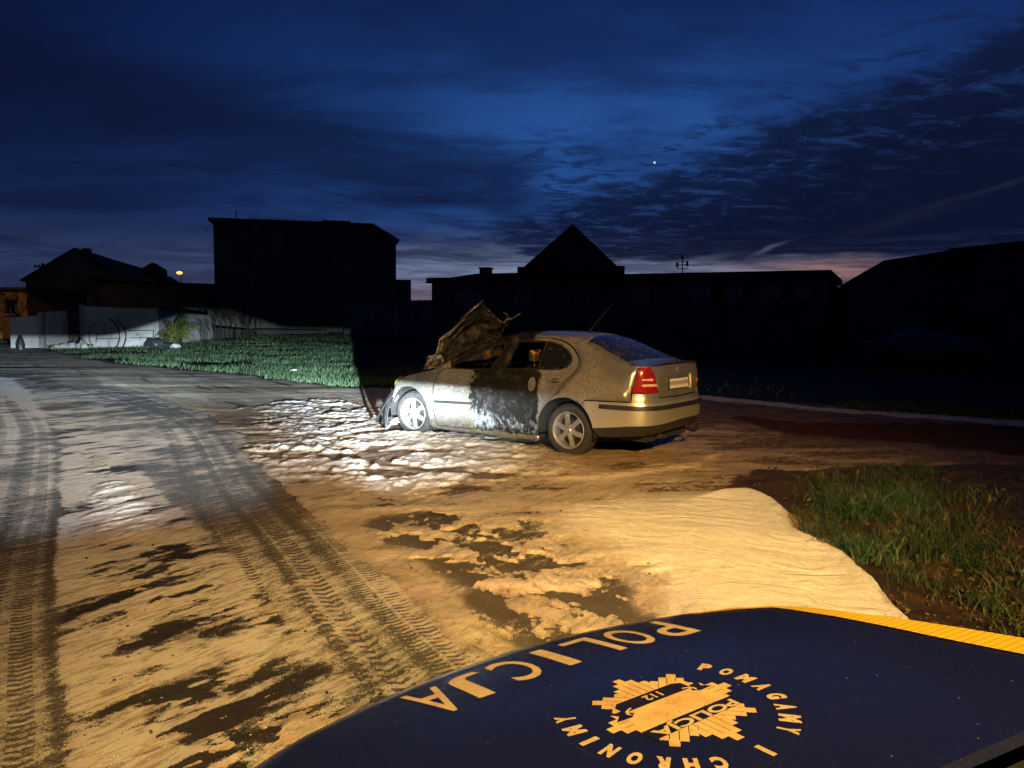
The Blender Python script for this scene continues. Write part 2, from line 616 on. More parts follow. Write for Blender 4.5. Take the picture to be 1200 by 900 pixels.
# ---------------------------------------------------------------- the ground
EDGE_R = catmull([(-40, 36), (-28, 30.5), (-20.5, 26.2), (-16.3, 23.6), (-11.7, 19.8), (-7.6, 15.3), (-4.5, 11.4), (-2.25, 7.2), (-1.22, 5.4), (-0.47, 4.0), (0.1, 3.0), (0.9, 1.4), (1.8, -1.5), (3, -8), (4, -30)], 5)
EDGE_L = catmull([(-40, 29), (-26, 25.5), (-18, 22.2), (-13.4, 19.3), (-11.0, 16.7), (-8.6, 13.4), (-6.4, 10.4), (-4.15, 6.8), (-3.3, 5.35), (-2.62, 4.2), (-2.08, 3.35), (-1.54, 2.5), (-0.9, 1.2), (0.4, -2), (2, -9), (3, -30)], 5)
P_SMOOTH = [G(*p) for p in ((770, 727), (738, 700), (700, 672), (655, 640), (618, 612), (590, 590), (650, 582), (740, 576), (830, 578), (880, 577), (905, 584), (925, 600), (930, 612), (938, 625), (965, 642), (1000, 658), (1020, 676), (1040, 690), (1060, 715), (1085, 735), (1100, 770), (940, 800))]
P_LUMP = [(-4.3, 12.3), (-4.9, 14.2), (-3.6, 15.9), (-2.4, 14.2), (-1.4, 11.6), (-0.3, 10.2), (0.6, 9.2), (0.5, 7.9), (-0.1, 6.8), (-0.9, 6.4), (-1.7, 6.9), (-2.6, 8.2), (-3.3, 9.8), (-3.9, 11.0)]
P_DARKR = [(-1.15, 5.75), (-0.5, 6.3), (0.1, 6.0), (0.42, 5.3), (0.62, 4.6), (0.80, 3.9), (0.85, 3.3), (0.3, 2.8), (-0.05, 3.6), (-0.5, 4.5)]
P_MUD = [(2.1, 7.1), (2.6, 7.9), (3.9, 8.3), (9, 8.6), (14, 7), (14, -6), (3.3, -6), (2.2, 1.5), (2.12, 4.0), (2.3, 4.6), (2.45, 5.5), (2.4, 6.2)]
P_PUDDLE = [(3.7, 12.4), (4.6, 11.8), (8.5, 12.0), (14, 10.5), (14, 8.3), (8, 8.4), (5.9, 8.8), (5.0, 9.9), (3.95, 10.7)]
P_LAWN = [(-60, 47), (-30, 40), (-23, 36), (-17.5, 29.5), (-13, 24.6), (-8.6, 21.3), (-4.05, 17.5), (-1, 16.3), (2, 16.5), (3.8, 16.4), (5.6, 14.6), (7.6, 13.2), (9, 12.6), (14, 11), (40, 12), (60, 90), (-80, 90)]
BLOTCH = [(-2.25, 4.55, .34), (-1.95, 4.05, .42), (-1.6, 3.5, .50), (-1.35, 3.05, .36), (-1.15, 2.75, .30), (-2.4, 4.95, .28),
          (-1.75, 5.15, .25), (-1.30, 4.15, .20), (-1.25, 3.75, .22), (-2.6, 6.7, .35), (-2.1, 5.9, .28)]


def terrain(X, Y):
    far = 0.45 * sstep(Y, 24, 60)
    return far + 0.05 * (fbm(X, Y, 0.25, 3, 0.5, 5) - 0.5) * sstep(Y, 12, 22)


def fields(X, Y):
    """everything that lies on the ground, as smooth fields over the plan"""
    F = {}
    dR, sR = line_field(X, Y, EDGE_R)
    dL, sL = line_field(X, Y, EDGE_L)
    dR = -dR; dL = -dL                                       # both lines run towards the viewer
    big = fbm(X, Y, 0.7, 4, 0.55, 11)
    mid = fbm(X, Y, 3.0, 4, 0.6, 21)
    dE = dR + (big - 0.5) * 0.35 + (mid - 0.5) * 0.12       # >0 off the road, to its right
    road = sstep(dE, 0.06, -0.10)
    left = sstep(dL + (mid - 0.5) * 0.05, 0.03, -0.03)      # left wheel band
    F['dE'], F['dL'], F['sR'], F['sL'] = dR, dL, sR, sL
    # --- plan of soils
    lawn = poly_field(X, Y, P_LAWN) + (big - 0.5) * 1.6 + (mid - 0.5) * 0.5
    F['lawn'] = sstep(lawn, -0.2, 0.35)
    mud = poly_field(X, Y, P_MUD) + (big - 0.5) * 0.6 + (mid - 0.5) * 0.25
    F['mud'] = sstep(mud, -0.05, 0.1)
    pud = poly_field(X, Y, P_PUDDLE) + (big - 0.5) * 1.0 + (mid - 0.5) * 0.3
    F['wet'] = sstep(pud, 0.0, 0.12)
    F['soil'] = (1 - road) * (1 - F['lawn'])
    # --- streaks left by the running foam
    flow = 0.98
    wx = X + 0.25 * (fbm(X, Y, 0.9, 3, 0.5, 31) - 0.5); wy = Y + 0.25 * (fbm(X, Y, 0.9, 3, 0.5, 37) - 0.5)
    st = fbm(wx, wy, 7.0, 4, 0.6, 41, flow, 5.0)
    st2 = fbm(wx, wy, 16.0, 3, 0.6, 43, flow, 4.0)
    # --- thickness
    blotch = np.zeros_like(X)
    for bx, by, br in BLOTCH:
        d = np.hypot((X - bx) * 1.0, (Y - by) * 0.8) / br
        blotch = np.maximum(blotch, np.exp(-d * d * 1.1))
    near = sstep(Y, 7.5, 5.2)
    lane = road * (1 - left)
    band = sstep(dE, -1.05, -0.85)                          # wheel track against the road edge
    band_w = np.interp(Y, [2.5, 5, 8, 12], [0.55, 0.85, 1.25, 2.2]).astype(np.float32)
    band = road * sstep(dR, -band_w - 0.06, -band_w + 0.04)
    midlane = lane * (1 - band)
    fr0 = fbm(wx, wy, 24, 3, 0.6, 55, flow, 3.0)
    lat = np.minimum(sstep(dL - 0.25 * (mid - .3), 0.0, 0.30), sstep(-dR - band_w - 0.25 * (mid - .3), -0.02, 0.30))
    t_mid = (0.026 * (0.60 + 1.5 * (st - 0.5)) * (0.75 + 0.25 * near) - 0.040 * blotch * sstep(st * 0.5 + mid * 0.25 + fr0 * 0.25, 0.38, 0.50)
             - 0.010 * sstep(Y, 6, 9) - 0.004 * sstep(Y, 10, 14) + 0.018 * (st2 - 0.5)) + 0.010 * (fr0 - 0.5)
    t_mid = t_mid * (0.45 + 0.55 * lat) - 0.010 * (1 - lat)
    t_mid = np.where(t_mid > 0, t_mid * (1 - 0.35 * sstep(Y, 5.5, 8.5)), t_mid)
    t_mid = t_mid - 0.030 * blotch * sstep(mid * 0.3 + st2 * 0.35 + fr0 * 0.35, 0.44, 0.52)
    fr = fbm(X, Y, 26, 3, 0.6, 51)
    # lumpy foam round the front of the car
    lz = sstep(poly_field(X, Y, P_LUMP) + (big - 0.5) * 1.2, -0.35, 0.6)
    ux = X + 0.30 * (fbm(X, Y, 2.2, 3, 0.5, 131) - 0.5); uy = Y + 0.30 * (fbm(X, Y, 2.2, 3, 0.5, 137) - 0.5)
    b1 = np.abs(2 * fbm(ux, uy, 5.0, 2, 0.5, 61, 0.5, 1.25) - 1)
    b2 = np.abs(2 * fbm(ux, uy, 13.0, 2, 0.55, 67, 0.5, 1.2) - 1)
    gapn = fbm(X, Y, 1.7, 4, 0.65, 139, 0.3, 1.5)
    t_l = lz * (0.038 * b1 + 0.027 * b2 + 0.000 - 0.060 * sstep(gapn, 0.43, 0.33))
    t_l = t_l + 0.020 * sstep(lz, 0.0, 0.3) * (1 - lz) * (b2 - 0.3)
    # general film right of the road
    dk = sstep(poly_field(X, Y, P_DARKR) + (big - 0.5) * 0.30 + (mid - 0.5) * 0.32, -0.04, 0.10)
    rip = fbm(wx, wy, 4.2, 4, 0.55, 71, 0.15, 4.5)
    farR = sstep(np.hypot(X - 0.5, (Y - 7.5) * 0.8), 3.0, 5.5)
    t_r = 0.010 + 0.030 * (rip - 0.47) + 0.012 * (mid - 0.5) - 0.010 * farR - 0.010 * sstep(X, 1.8, 4.0)
    mott = fbm(ux, uy, 4.2, 5, 0.68, 141, -0.75, 1.7)
    t_r = t_r + dk * 0.004 - dk * (0.050 * sstep(mott + 0.22 * (fr - 0.5), 0.58, 0.40))
    t_r = t_r - 0.030 * sstep(fbm(wx, wy, 2.3, 5, 0.66, 143, 0.15, 3.0), 0.64, 0.72) * sstep(X, -1.2, -.4)
    # smooth thick blanket
    dS = poly_field(X, Y, P_SMOOTH)
    dSn = dS + (big - 0.5) * 0.10 + (mid - 0.5) * 0.10 + (fr - 0.5) * 0.03
    lw = sstep(X - 0.25 * (Y - 4.5), 1.5, 0.6) * sstep(Y, 3.6, 4.4)
    sm = sstep(dSn - 0.10 * lw, -0.01, 0.13 + 0.85 * lw)
    t_s = sm * (0.040 + 0.030 * sstep(X, 0.2, 2.0)) * (0.9 + 0.45 * (fbm(wx, wy, 1.6, 3, 0.5, 81, -0.35, 3.5) - 0.5)
                                                       + 0.16 * (fbm(wx, wy, 6.0, 3, 0.5, 83, -0.30, 5) - 0.5)
                                                       + 0.25 * sstep(0.30 - np.abs(dSn - 0.12), 0.0, 0.3))
    t_right = np.maximum(t_r, 0) * (1 - sm) + np.minimum(t_r, 0) * (1 - sm) + t_s + np.maximum(t_l, -0.02)
    # no film on mud, lawn and the bare earth strip behind the lumps
    strip = sstep(Y + 0.55 * X, 10.2, 12.2) * (1 - lz) * sstep(X, 0.5, -1.0)
    t_right = t_right - 0.06 * strip - 0.10 * F['mud'] * (1 - sm) - 0.10 * F['lawn'] - 0.05 * F['wet']
    rdg = sstep(0.10 - np.abs(line_field(X, Y, [(-2.4, 8.6), (-1.57, 8.03), (-0.69, 7.52), (0.01, 7.26), (0.87, 7.45), (1.9, 8.1), (2.6, 9.0)])[0] + (mid - .5) * 0.12), -0.06, 0.10)
    t_right = t_right + 0.022 * rdg * sstep(big, 0.25, 0.5)
    # pale band of foam across the way at right
    dp = line_field(X, Y, [(1.2, 18.0), (2.6, 16.8), (4.13, 15.66), (5.6, 13.95), (7.3, 12.7), (8.6, 11.9), (14, 10.2)])[0]
    pale = sstep(0.42 - np.abs(dp + (mid - 0.5) * 0.5 + (big - .5) * .4), 0, 0.2)
    F['pale'] = pale
    t_right = np.where(pale > 0.02, np.maximum(t_right, 0.014 * pale - 0.002), t_right)
    # wheel bands: thin, pressed, with tread
    lineR = np.zeros_like(X)
    for c0, ww in ((0.0, 0.02), (0.27, 0.035), (0.57, 0.03), (0.84, 0.03)):
        lineR = np.maximum(lineR, sstep(ww - np.abs(-dR - c0 + (fr - 0.5) * 0.05), -0.01, 0.012))
    lineL = np.zeros_like(X)
    for c0, ww in ((0.02, 0.045), (0.36, 0.02), (0.68, 0.02), (1.1, 0.03)):
        lineL = np.maximum(lineL, sstep(ww - np.abs(-dL - c0 + (fr - 0.5) * 0.05), -0.01, 0.015))
    F['band'] = band; F['left'] = left
    F['line'] = np.clip(band * lineR + left * lineL, 0, 1)
    t_band = -0.008 + 0.012 * (st - 0.50)
    t_left = -0.008 + 0.016 * (st - 0.50)
    t = t_right * (1 - road) + road * (midlane * t_mid + band * t_band + left * t_left)
    t = t - 0.03 * sstep(Y, 15, 19) * (1 - pale) - 0.02 * sstep(Y, 9, 13) * road
    F['thick'] = t + (0.011 * (fr - 0.5) + 0.006 * (fbm(X, Y, 60, 2, 0.6, 53) - 0.5)) * (1 - sm * 0.85)
    # thin dusting of foam on what stays bare, 0..1
    grey0 = fbm(X, Y, 1.3, 4, 0.6, 97, 0.98, 2.5)
    du = 0.44 + 0.30 * (st - 0.5) + 0.25 * (mid - 0.5)
    dust = road * (band * (0.53 - 0.12 * lineR + 0.16 * (grey0 - .5) - 0.10 * sstep(Y, 4.5, 7) + 0.16 * sstep(dR, -0.22, 0.0)) + left * (0.50 - 0.22 * lineL + 0.2 * (grey0 - .5)) + midlane * (0.74 + 1.3 * (st - 0.5) + 0.5 * (fr0 - .5) - 0.60 * blotch * sstep(mid * 0.3 + st2 * 0.35 + fr0 * 0.35, 0.44, 0.52) - 0.20 * sstep(Y, 6, 8.5)))
    dust = dust * (1 - 0.06 * sstep(Y, 5.5, 8.5)) + road * (1.05 * (fbm(X, Y, 3.2, 5, 0.76, 197, 0.9, 2.0) - 0.50) + 0.03) * sstep(Y, 4.5, 7.0) * (1 - 0.75 * band - 0.6 * left) + (0.05 + 0.70 * (fbm(X, Y, 5.0, 5, 0.76, 199, 0.9, 1.8) - 0.50)) * (band + left) * sstep(Y, 5.5, 8.5)
    grey = fbm(X, Y, 0.45, 4, 0.6, 95)
    dust = dust + road * sstep(Y, 7, 10) * 0.32 * (grey - 0.46)
    # a pale bare wedge of the old road at the far left
    wedge = sstep(0.75 - np.abs(dL - 1.4 + 0.5 * (grey - 0.5)), 0, 0.25) * sstep(Y, 15.5, 17.5) * sstep(Y, 27, 22)
    F['soil'] = np.clip(F['soil'] + 0.8 * wedge, 0, 1)
    dust = dust + (1 - road) * np.clip(0.50 + 0.5 * (rip - 0.5) - 0.22 * dk - 0.18 * farR, 0, 1)
    dust = dust * (1 - 0.9 * F['mud']) * (1 - F['lawn']) * (1 - 0.8 * F['wet']) * (1 - 0.15 * strip)
    F['dust'] = np.clip(dust, 0, 1)
    F['strip'] = strip
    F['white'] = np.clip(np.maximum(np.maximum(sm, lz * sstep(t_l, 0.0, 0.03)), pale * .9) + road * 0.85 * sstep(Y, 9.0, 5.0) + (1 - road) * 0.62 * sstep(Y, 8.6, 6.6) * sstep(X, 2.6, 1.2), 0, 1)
    F['dk'] = dk * (1 - road)
    return F


def grid_mesh(name, X, Y, Z, keep=None, attrs=None, m=None, kind=None):
    ny, nx = X.shape
    co = np.stack([X, Y, Z], -1).reshape(-1, 3).astype(np.float32)
    idx = np.arange(ny * nx).reshape(ny, nx)
    q = np.stack([idx[:-1, :-1], idx[:-1, 1:], idx[1:, 1:], idx[1:, :-1]], -1).reshape(-1, 4)
    if keep is not None:
        q = q[keep.reshape(-1)[q].any(1)]
        used = np.unique(q)
        re = np.full(len(co), -1, np.int64); re[used] = np.arange(len(used))
        co = co[used]; q = re[q]
    else: used = None
    me = bpy.data.meshes.new(name)
    me.vertices.add(len(co)); me.vertices.foreach_set('co', co.ravel())
    me.loops.add(len(q) * 4); me.loops.foreach_set('vertex_index', q.ravel().astype(np.int32))
    me.polygons.add(len(q)); me.polygons.foreach_set('loop_start', np.arange(0, len(q) * 4, 4, dtype=np.int32))
    me.polygons.foreach_set('use_smooth', np.ones(len(q), bool))
    for k, v in (attrs or {}).items():
        a = me.attributes.new(k, 'FLOAT', 'POINT')
        vv = v.reshape(-1).astype(np.float32)
        if used is not None: vv = vv[used]
        a.data.foreach_set('value', vv)
    me.update(calc_edges=True)
    me.validate()
    if m: me.materials.append(m)
    o = bpy.data.objects.new(name, me)
    COL.objects.link(o)
    if kind: o['kind'] = kind
    return o


def m_ground(n):
    p = n.pos()
    g1 = n.noise(p, 90, 3, 0.7)
    g2 = n.noise(p, 7, 5, 0.6)
    g3 = n.noise(p, 330, 2, 0.6)
    asph = n.mix(n.ss(g1, 0.35, 0.7), (0.008, 0.008, 0.008), (0.036, 0.034, 0.033))
    rut = n.noise(n.aniso(p, -0.95, 9.0), 2.4, 5, 0.62, 0.3)
    soilc = n.mix(n.ss(g2, 0.3, 0.7), (0.34, 0.29, 0.22), (0.52, 0.46, 0.37))
    soilc = n.mix(n.ss(rut, 0.50, 0.60), soilc, (0.58, 0.54, 0.46))
    soilc = n.mix(n.mul(n.ss(rut, 0.40, 0.33), 0.9), soilc, (0.045, 0.036, 0.026))
    mudc = n.mix(n.ss(g2, 0.3, 0.75), (0.014, 0.009, 0.006), (0.065, 0.036, 0.020))
    mudc = n.mix(n.ss(g1, 0.62, 0.75), mudc, (0.17, 0.11, 0.06))
    lawnc = n.mix(n.ss(g2, 0.3, 0.7), (0.012, 0.016, 0.008), (0.035, 0.036, 0.018))
    soil, mud, lawn, wet, dust = (n.attr(k) for k in ('soil', 'mud', 'lawn', 'wet', 'dust'))
    # the strip next to the car is wet brown earth rather than dry soil
    brown = n.mix(n.ss(n.add(n.mul(g2, .5), n.mul(n.noise(n.aniso(p, 0.1, 4.0), 6.0, 5, 0.65), .5)), 0.40, 0.60), (0.045, 0.022, 0.011), (0.18, 0.098, 0.048))
    soilc = n.mix(n.attr('brown'), soilc, brown)
    c = n.mix(soil, asph, soilc)
    c = n.mix(mud, c, mudc)
    c = n.mix(wet, c, n.mix(n.ss(g2, 0.3, 0.7), (0.035, 0.014, 0.008), (0.075, 0.030, 0.014)))
    c = n.mix(lawn, c, lawnc)
    # tyre treads pressed through the dusting
    def treads(t, s_, w):
        out = None
        wob = n.mul(n.sub(n.noise(p, 26, 4, 0.65), 0.5), 3.6)
        for (c0, hwid, pit, sk) in w:
            q = n.m('ABSOLUTE', n.div(n.sub(t, c0), hwid))
            m = n.ss(q, 1.0, 0.86)
            ph = n.add(n.add(n.mul(s_, 6.2832 / pit), n.mul(q, sk)), wob)
            v = n.mul(n.ss(n.m('SINE', ph), -0.1, 0.5), m)
            out = v if out is None else n.m('MAXIMUM', out, v)
        return out
    trR = n.mul(n.attr('band'), treads(n.attr('tR'), n.attr('sR'), ((0.10, 0.055, 0.045, 2.0), (0.22, 0.05, 0.040, 2.0), (0.43, 0.060, 0.070, 3.2), (0.55, 0.035, 0.070, -2.5), (0.76, 0.035, 0.060, 2.0))))
    trL = n.mul(n.attr('left'), treads(n.attr('tL'), n.attr('sL'), ((0.16, 0.05, 0.05, 2.0), (0.34, 0.09, 0.065, 3.0), (0.62, 0.06, 0.07, -3.0), (1.0, 0.10, 0.08, 2.6), (1.35, 0.08, 0.08, 3.0))))
    tr = n.mul(n.m('MAXIMUM', trR, trL), n.ss(n.noise(p, 4.2, 5, 0.65), 0.34, 0.58, 0.40, 1.0))
    dust = n.sub(dust, n.mul(tr, 0.24))
    bandm = n.m('MAXIMUM', n.attr('band'), n.attr('left'))
    # dusting of foam
    sp = n.add(n.mul(n.noise(p, 150, 4, 0.8), 0.60), n.add(n.mul(n.noise(p, 45, 3, 0.6), 0.26), n.mul(n.noise(n.aniso(p, 0.95, 4.0), 15.0, 4, 0.68), 0.42)))
    sp = n.add(sp, n.mul(n.sub(n.noise(n.aniso(p, 0.9, 1.8), 7.0, 6, 0.78), 0.5), n.sub(0.50, n.mul(bandm, 0.38))))
    th = n.sub(0.93, n.mul(dust, 0.62))
    c = n.mix(n.mul(bandm, n.ss(n.noise(p, 70, 4, 0.7), 0.40, 0.60, 0.15, 0.75)), c, (0.150, 0.140, 0.128))
    cov = n.ss(n.sub(sp, th), -0.03, 0.045)
    film = n.mix(n.noise(p, 14, 4, 0.6), (0.56, 0.55, 0.54), (0.72, 0.74, 0.77))
    s1 = n.noise(n.aniso(p, 0.95, 5.0), 34, 4, 0.65, 0.6)
    s2 = n.noise(n.aniso(p, 0.95, 3.5), 9, 5, 0.68, 0.8)
    film = n.mix(n.mul(n.ss(s1, 0.50, 0.38), 0.62), film, (0.20, 0.15, 0.105))
    film = n.mix(n.mul(n.ss(s2, 0.48, 0.36), 0.50), film, (0.26, 0.20, 0.145))
    film = n.mix(n.mul(n.ss(n.noise(p, 210, 2, 0.6), 0.56, 0.66), 0.55), film, (0.12, 0.09, 0.065))
    film = n.mix(n.mul(n.attr('brown'), 0.75), film, (0.30, 0.19, 0.105))
    c = n.mix(n.mul(cov, 0.88), c, film)
    # scattered foam flecks
    fl = n.ss(n.voro(p, 24, rnd=1.0), 0.13, 0.08)
    fl = n.mul(fl, n.mul(n.ss(n.noise(p, 5.5, 2), 0.52, 0.62), n.ss(dust, 0.10, 0.25)))
    c = n.mix(fl, c, (0.80, 0.80, 0.78))
    h = n.add(n.mul(g1, 0.6), n.add(n.mul(g3, 0.25), n.add(n.mul(g2, 1.6), n.add(n.mul(n.mul(cov, n.add(s1, n.mul(s2, 1.6))), 2.4), n.mul(tr, -0.45)))))
    h = n.mul(h, n.sub(1.0, n.mul(wet, 0.75)))
    rough = n.add(0.62, n.mul(n.sub(g2, 0.5), 0.35))
    rough = n.mix(wet, n.vec(rough, rough, rough), (0.78, 0.78, 0.78))
    n.surf(c, n.xyz(rough)[0], normal=n.bump(h, 0.75, 0.012), spec=n.sub(0.25, n.mul(n.m('MAXIMUM', wet, lawn), 0.20)))


def m_foam(n):
    p = n.pos()
    th = n.attr('thick')
    wh = n.attr('white')
    a = n.noise(n.aniso(p, 0.95, 4.5), 13, 5, 0.68, 0.4)
    b = n.noise(p, 42, 4, 0.65)
    w = n.noise(n.aniso(p, 0.95, 4.0), 26, 4, 0.62, 0.8)
    e = n.noise(n.aniso(p, 0.12, 4.0), 8, 6, 0.70, 0.5)
    thin = n.ss(n.add(th, n.mul(n.sub(b, 0.5), 0.020)), 0.026, 0.0)
    dirty = n.mix(n.ss(a, 0.3, 0.7), (0.22, 0.155, 0.10), (0.52, 0.44, 0.35))
    white = n.mix(n.ss(a, 0.25, 0.75), (0.66, 0.64, 0.60), (0.80, 0.79, 0.77))
    filmc = n.mix(n.ss(e, 0.36, 0.66), (0.24, 0.15, 0.080), (0.60, 0.46, 0.30))
    filmc = n.mix(n.mul(n.ss(a, 0.55, 0.70), 0.5), filmc, (0.70, 0.62, 0.50))
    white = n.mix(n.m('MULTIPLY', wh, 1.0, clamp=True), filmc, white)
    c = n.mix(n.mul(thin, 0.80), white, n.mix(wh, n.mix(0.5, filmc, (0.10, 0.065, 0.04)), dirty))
    c = n.mix(n.mul(n.mul(n.ss(a, 0.46, 0.36), n.sub(1.0, n.attr('clean'))), 0.55), c, (0.13, 0.095, 0.065))
    grit = n.mul(n.ss(n.noise(p, 190, 3, 0.7), 0.55, 0.68), n.add(0.45, n.mul(thin, 0.9)))
    c = n.mix(n.m('MINIMUM', n.mul(grit, n.sub(1.0, n.attr('clean'))), 1.0), c, (0.10, 0.07, 0.05))
    h = n.add(n.mul(b, 0.55), n.add(n.mul(n.noise(p, 150, 2, 0.5), 0.18), n.mul(w, 0.85)))
    h = n.mul(h, n.sub(1.0, n.mul(n.attr('clean'), 0.80)))
    # shallow ripples in the thick blanket
    wp = n.vm('ADD', p, n.vm('SCALE', n.noise(p, 1.1, 3, 0.5, out=1), scale=0.9))
    wv = n.noise(n.aniso(wp, -0.25, 4.0), 7.0, 3, 0.5, 0.5)
    wv2 = n.noise(n.aniso(wp, -0.25, 5.0), 24.0, 3, 0.55, 0.8)
    h = n.add(h, n.mul(n.mul(n.add(wv, n.mul(wv2, 0.20)), n.attr('clean')), 1.3))
    n.surf(c, 0.42, normal=n.bump(h, 0.9, 0.022), spec=0.45)


MAT_GROUND = mat('ground', m_ground)
MAT_FOAM = mat('foam', m_foam)


def grow(lim, step, k, start=0.0):
    v = [start]
    while v[-1] < lim:
        v.append(v[-1] + max(step, abs(v[-1] - start) * k))
    return v


def build_ground():
    xs = np.array(sorted(set([-a for a in grow(3000, 0.035, 0.0105)] + grow(3000, 0.035, 0.0105))), np.float32)
    yb = grow(3000, 0.03, 0.0085)
    ys = np.array(sorted(set([2.0 - a for a in grow(1500, 0.12, 0.12)] + [2.0 + a for a in yb])), np.float32)
    X, Y = np.meshgrid(xs, ys)
    F = fields(X, Y)
    Z = terrain(X, Y)
    sink = sstep(F['thick'], 0.002, 0.010) * 0.004
    mid = fbm(X, Y, 2.2, 4, 0.6, 22)
    Z = Z - sink + F['mud'] * (0.10 * (mid - 0.35)) + F['strip'] * 0.05 * (fbm(X, Y, 1.3, 4, .6, 23, 0.1, 4) - 0.5)
    Z = Z - 0.003 * F['line']
    brown = sstep(Y + 0.45 * X, 12.5, 9.0) * sstep(Y, 5.2, 6.2)
    brown = np.maximum(brown, sstep(X, 0.5, 2.5))
    brown = np.maximum(brown, F['lawn'] * 0) * (1 - F['dk'])
    soil = F['soil'] * (1 - 0.85 * F['dk'])
    return grid_mesh('ground', X, Y, Z, None,
                     dict(soil=soil, mud=F['mud'], lawn=F['lawn'], wet=F['wet'], dust=F['dust'], brown=brown,
                          band=F['band'], left=F['left'], tR=-F['dE'], sR=F['sR'], tL=-F['dL'], sL=F['sL']),
                     MAT_GROUND, 'structure')


def build_foam():
    y = [1.3]
    while y[-1] < 19.0: y.append(y[-1] * 1.0042 + 0.002)
    y = np.array(y, np.float32)
    c = np.linspace(-0.86, 0.80, 820).astype(np.float32)
    C, Y = np.meshgrid(c, y)
    X = C * (Y + 2.0)
    F = fields(X, Y)
    T = F['thick']
    Z = terrain(X, Y) + T - 0.004
    keep = T > 0.002
    dS = poly_field(X, Y, P_SMOOTH)
    clean = sstep(dS, 0.0, 0.35)
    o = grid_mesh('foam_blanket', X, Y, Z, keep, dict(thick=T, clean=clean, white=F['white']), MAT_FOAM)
    tag(o, 'extinguishing foam spread in streaks, lumps and a thick smooth sheet over road and earth', 'foam', kind='stuff')
    return o


GROUND = build_ground()
FOAM = build_foam()

# ---------------------------------------------------------------- the burnt car (x forward from the rear axle, y left, z up)
CAR_YAW = -0.919
CAR = empty('burnt_car', (1.154, 9.429, -0.012), math.atan2(math.cos(CAR_YAW), math.sin(CAR_YAW)),
            'silver liftback car with scorched doors and its burnt bonnet standing up, on foam', 'car')

PLAN = catmull([(-1.075, 0.0), (-1.072, .30), (-1.052, .54), (-.995, .69), (-.865, .787), (-.62, .845), (-.25, .875), (.4, .888),
                (1.2, .890), (2.0, .885), (2.5, .872), (2.85, .845), (3.1, .79), (3.3, .68), (3.43, .45), (3.47, 0.0)], 10)
_s = [0.0]
for _a, _b in zip(PLAN[:-1], PLAN[1:]): _s.append(_s[-1] + math.dist(_a, _b))
_k = next(i for i in range(len(PLAN)) if PLAN[i][0] > 0)
_s0 = _s[_k - 1] + (0 - PLAN[_k - 1][0]) / (PLAN[_k][0] - PLAN[_k - 1][0]) * (_s[_k] - _s[_k - 1])
PU = [v - _s0 for v in _s]
U0 = PU[0]
PX = [p[0] for p in PLAN]; PY = [p[1] for p in PLAN]


def plan(u):
    sg = 1
    if u < U0: u, sg = 2 * U0 - u, -1
    x = float(np.interp(u, PU, PX)); y = float(np.interp(u, PU, PY))
    e = 0.012
    x1 = float(np.interp(u + e, PU, PX)); y1 = float(np.interp(u + e, PU, PY))
    x0 = float(np.interp(max(u - e, U0), PU, PX)); y0 = float(np.interp(max(u - e, U0), PU, PY))
    tx, ty = x1 - x0, y1 - y0
    L = math.hypot(tx, ty) or 1
    nx, ny = -ty / L, tx / L
    if u <= U0 + e: nx, ny = -1.0, 0.0
    return x, y * sg, nx, ny * sg


SIDE_IN = [(.10, .075), (.2, .045), (.30, .020), (.42, .004), (.50, 0), (.56, .002), (.64, 0), (.72, .006), (.82, .020), (.90, .038), (.94, .060), (.97, .088),
           (1.02, .112), (1.1, .148), (1.2, .192), (1.3, .240), (1.38, .285), (1.42, .315), (1.46, .36)]
REAR_IN = [(.10, .12), (.26, .10), (.34, .05), (.38, .022), (.45, .004), (.52, 0), (.64, 0), (.68, .006), (.70, .020), (.73, .036), (.80, .038), (.90, .042), (1.0, .050),
           (1.06, .062), (1.09, .078), (1.11, .10), (1.14, .13)]


def inset(u, z):
    uu = u if u >= U0 else 2 * U0 - u
    w = float(sstep(np.float64(uu), -0.55, -0.95))
    v = interp(SIDE_IN, z) * (1 - w) + interp(REAR_IN, z) * w
    # wheel arch lips stand out a little
    for cx, cz, r in ((0.0, .32, .40), (2.578, .30, .395)):
        if abs(uu - cx) < .6:
            d = math.hypot(uu - cx, z - cz) - r
            v -= 0.016 * math.exp(-(d / 0.045) ** 2) * (1 if z > 0.25 else 0.3)
    return v


def side(sg=1, off=0.0):
    def f(u, z):
        x, y, nx, ny = plan(u)
        i = inset(u, z) - off
        return (x - nx * i, (y - ny * i) * sg, z)
    return f


RAIL = [(-1.2, 1.088), (-.9, 1.090), (-.80, 1.096), (-.70, 1.118), (-.55, 1.175), (-.40, 1.238), (-.25, 1.298), (-.1, 1.35), (.05, 1.385), (.2, 1.405), (.45, 1.418), (.7, 1.415), (.9, 1.402), (1.1, 1.378), (1.3, 1.335),
        (1.45, 1.288), (1.6, 1.230), (1.8, 1.135), (1.95, 1.05), (2.1, .965)]
TOPC = [(-1.12, 1.090), (-1.04, 1.108), (-.95, 1.118), (-.8, 1.124), (-.7, 1.138), (-.62, 1.172), (-.5, 1.232), (-.35, 1.302), (-.2, 1.362), (-.05, 1.412), (.1, 1.444), (.3, 1.462), (.6, 1.470), (.9, 1.460), (1.15, 1.43),
        (1.35, 1.385), (1.6, 1.28), (1.9, 1.13), (2.1, 1.00)]


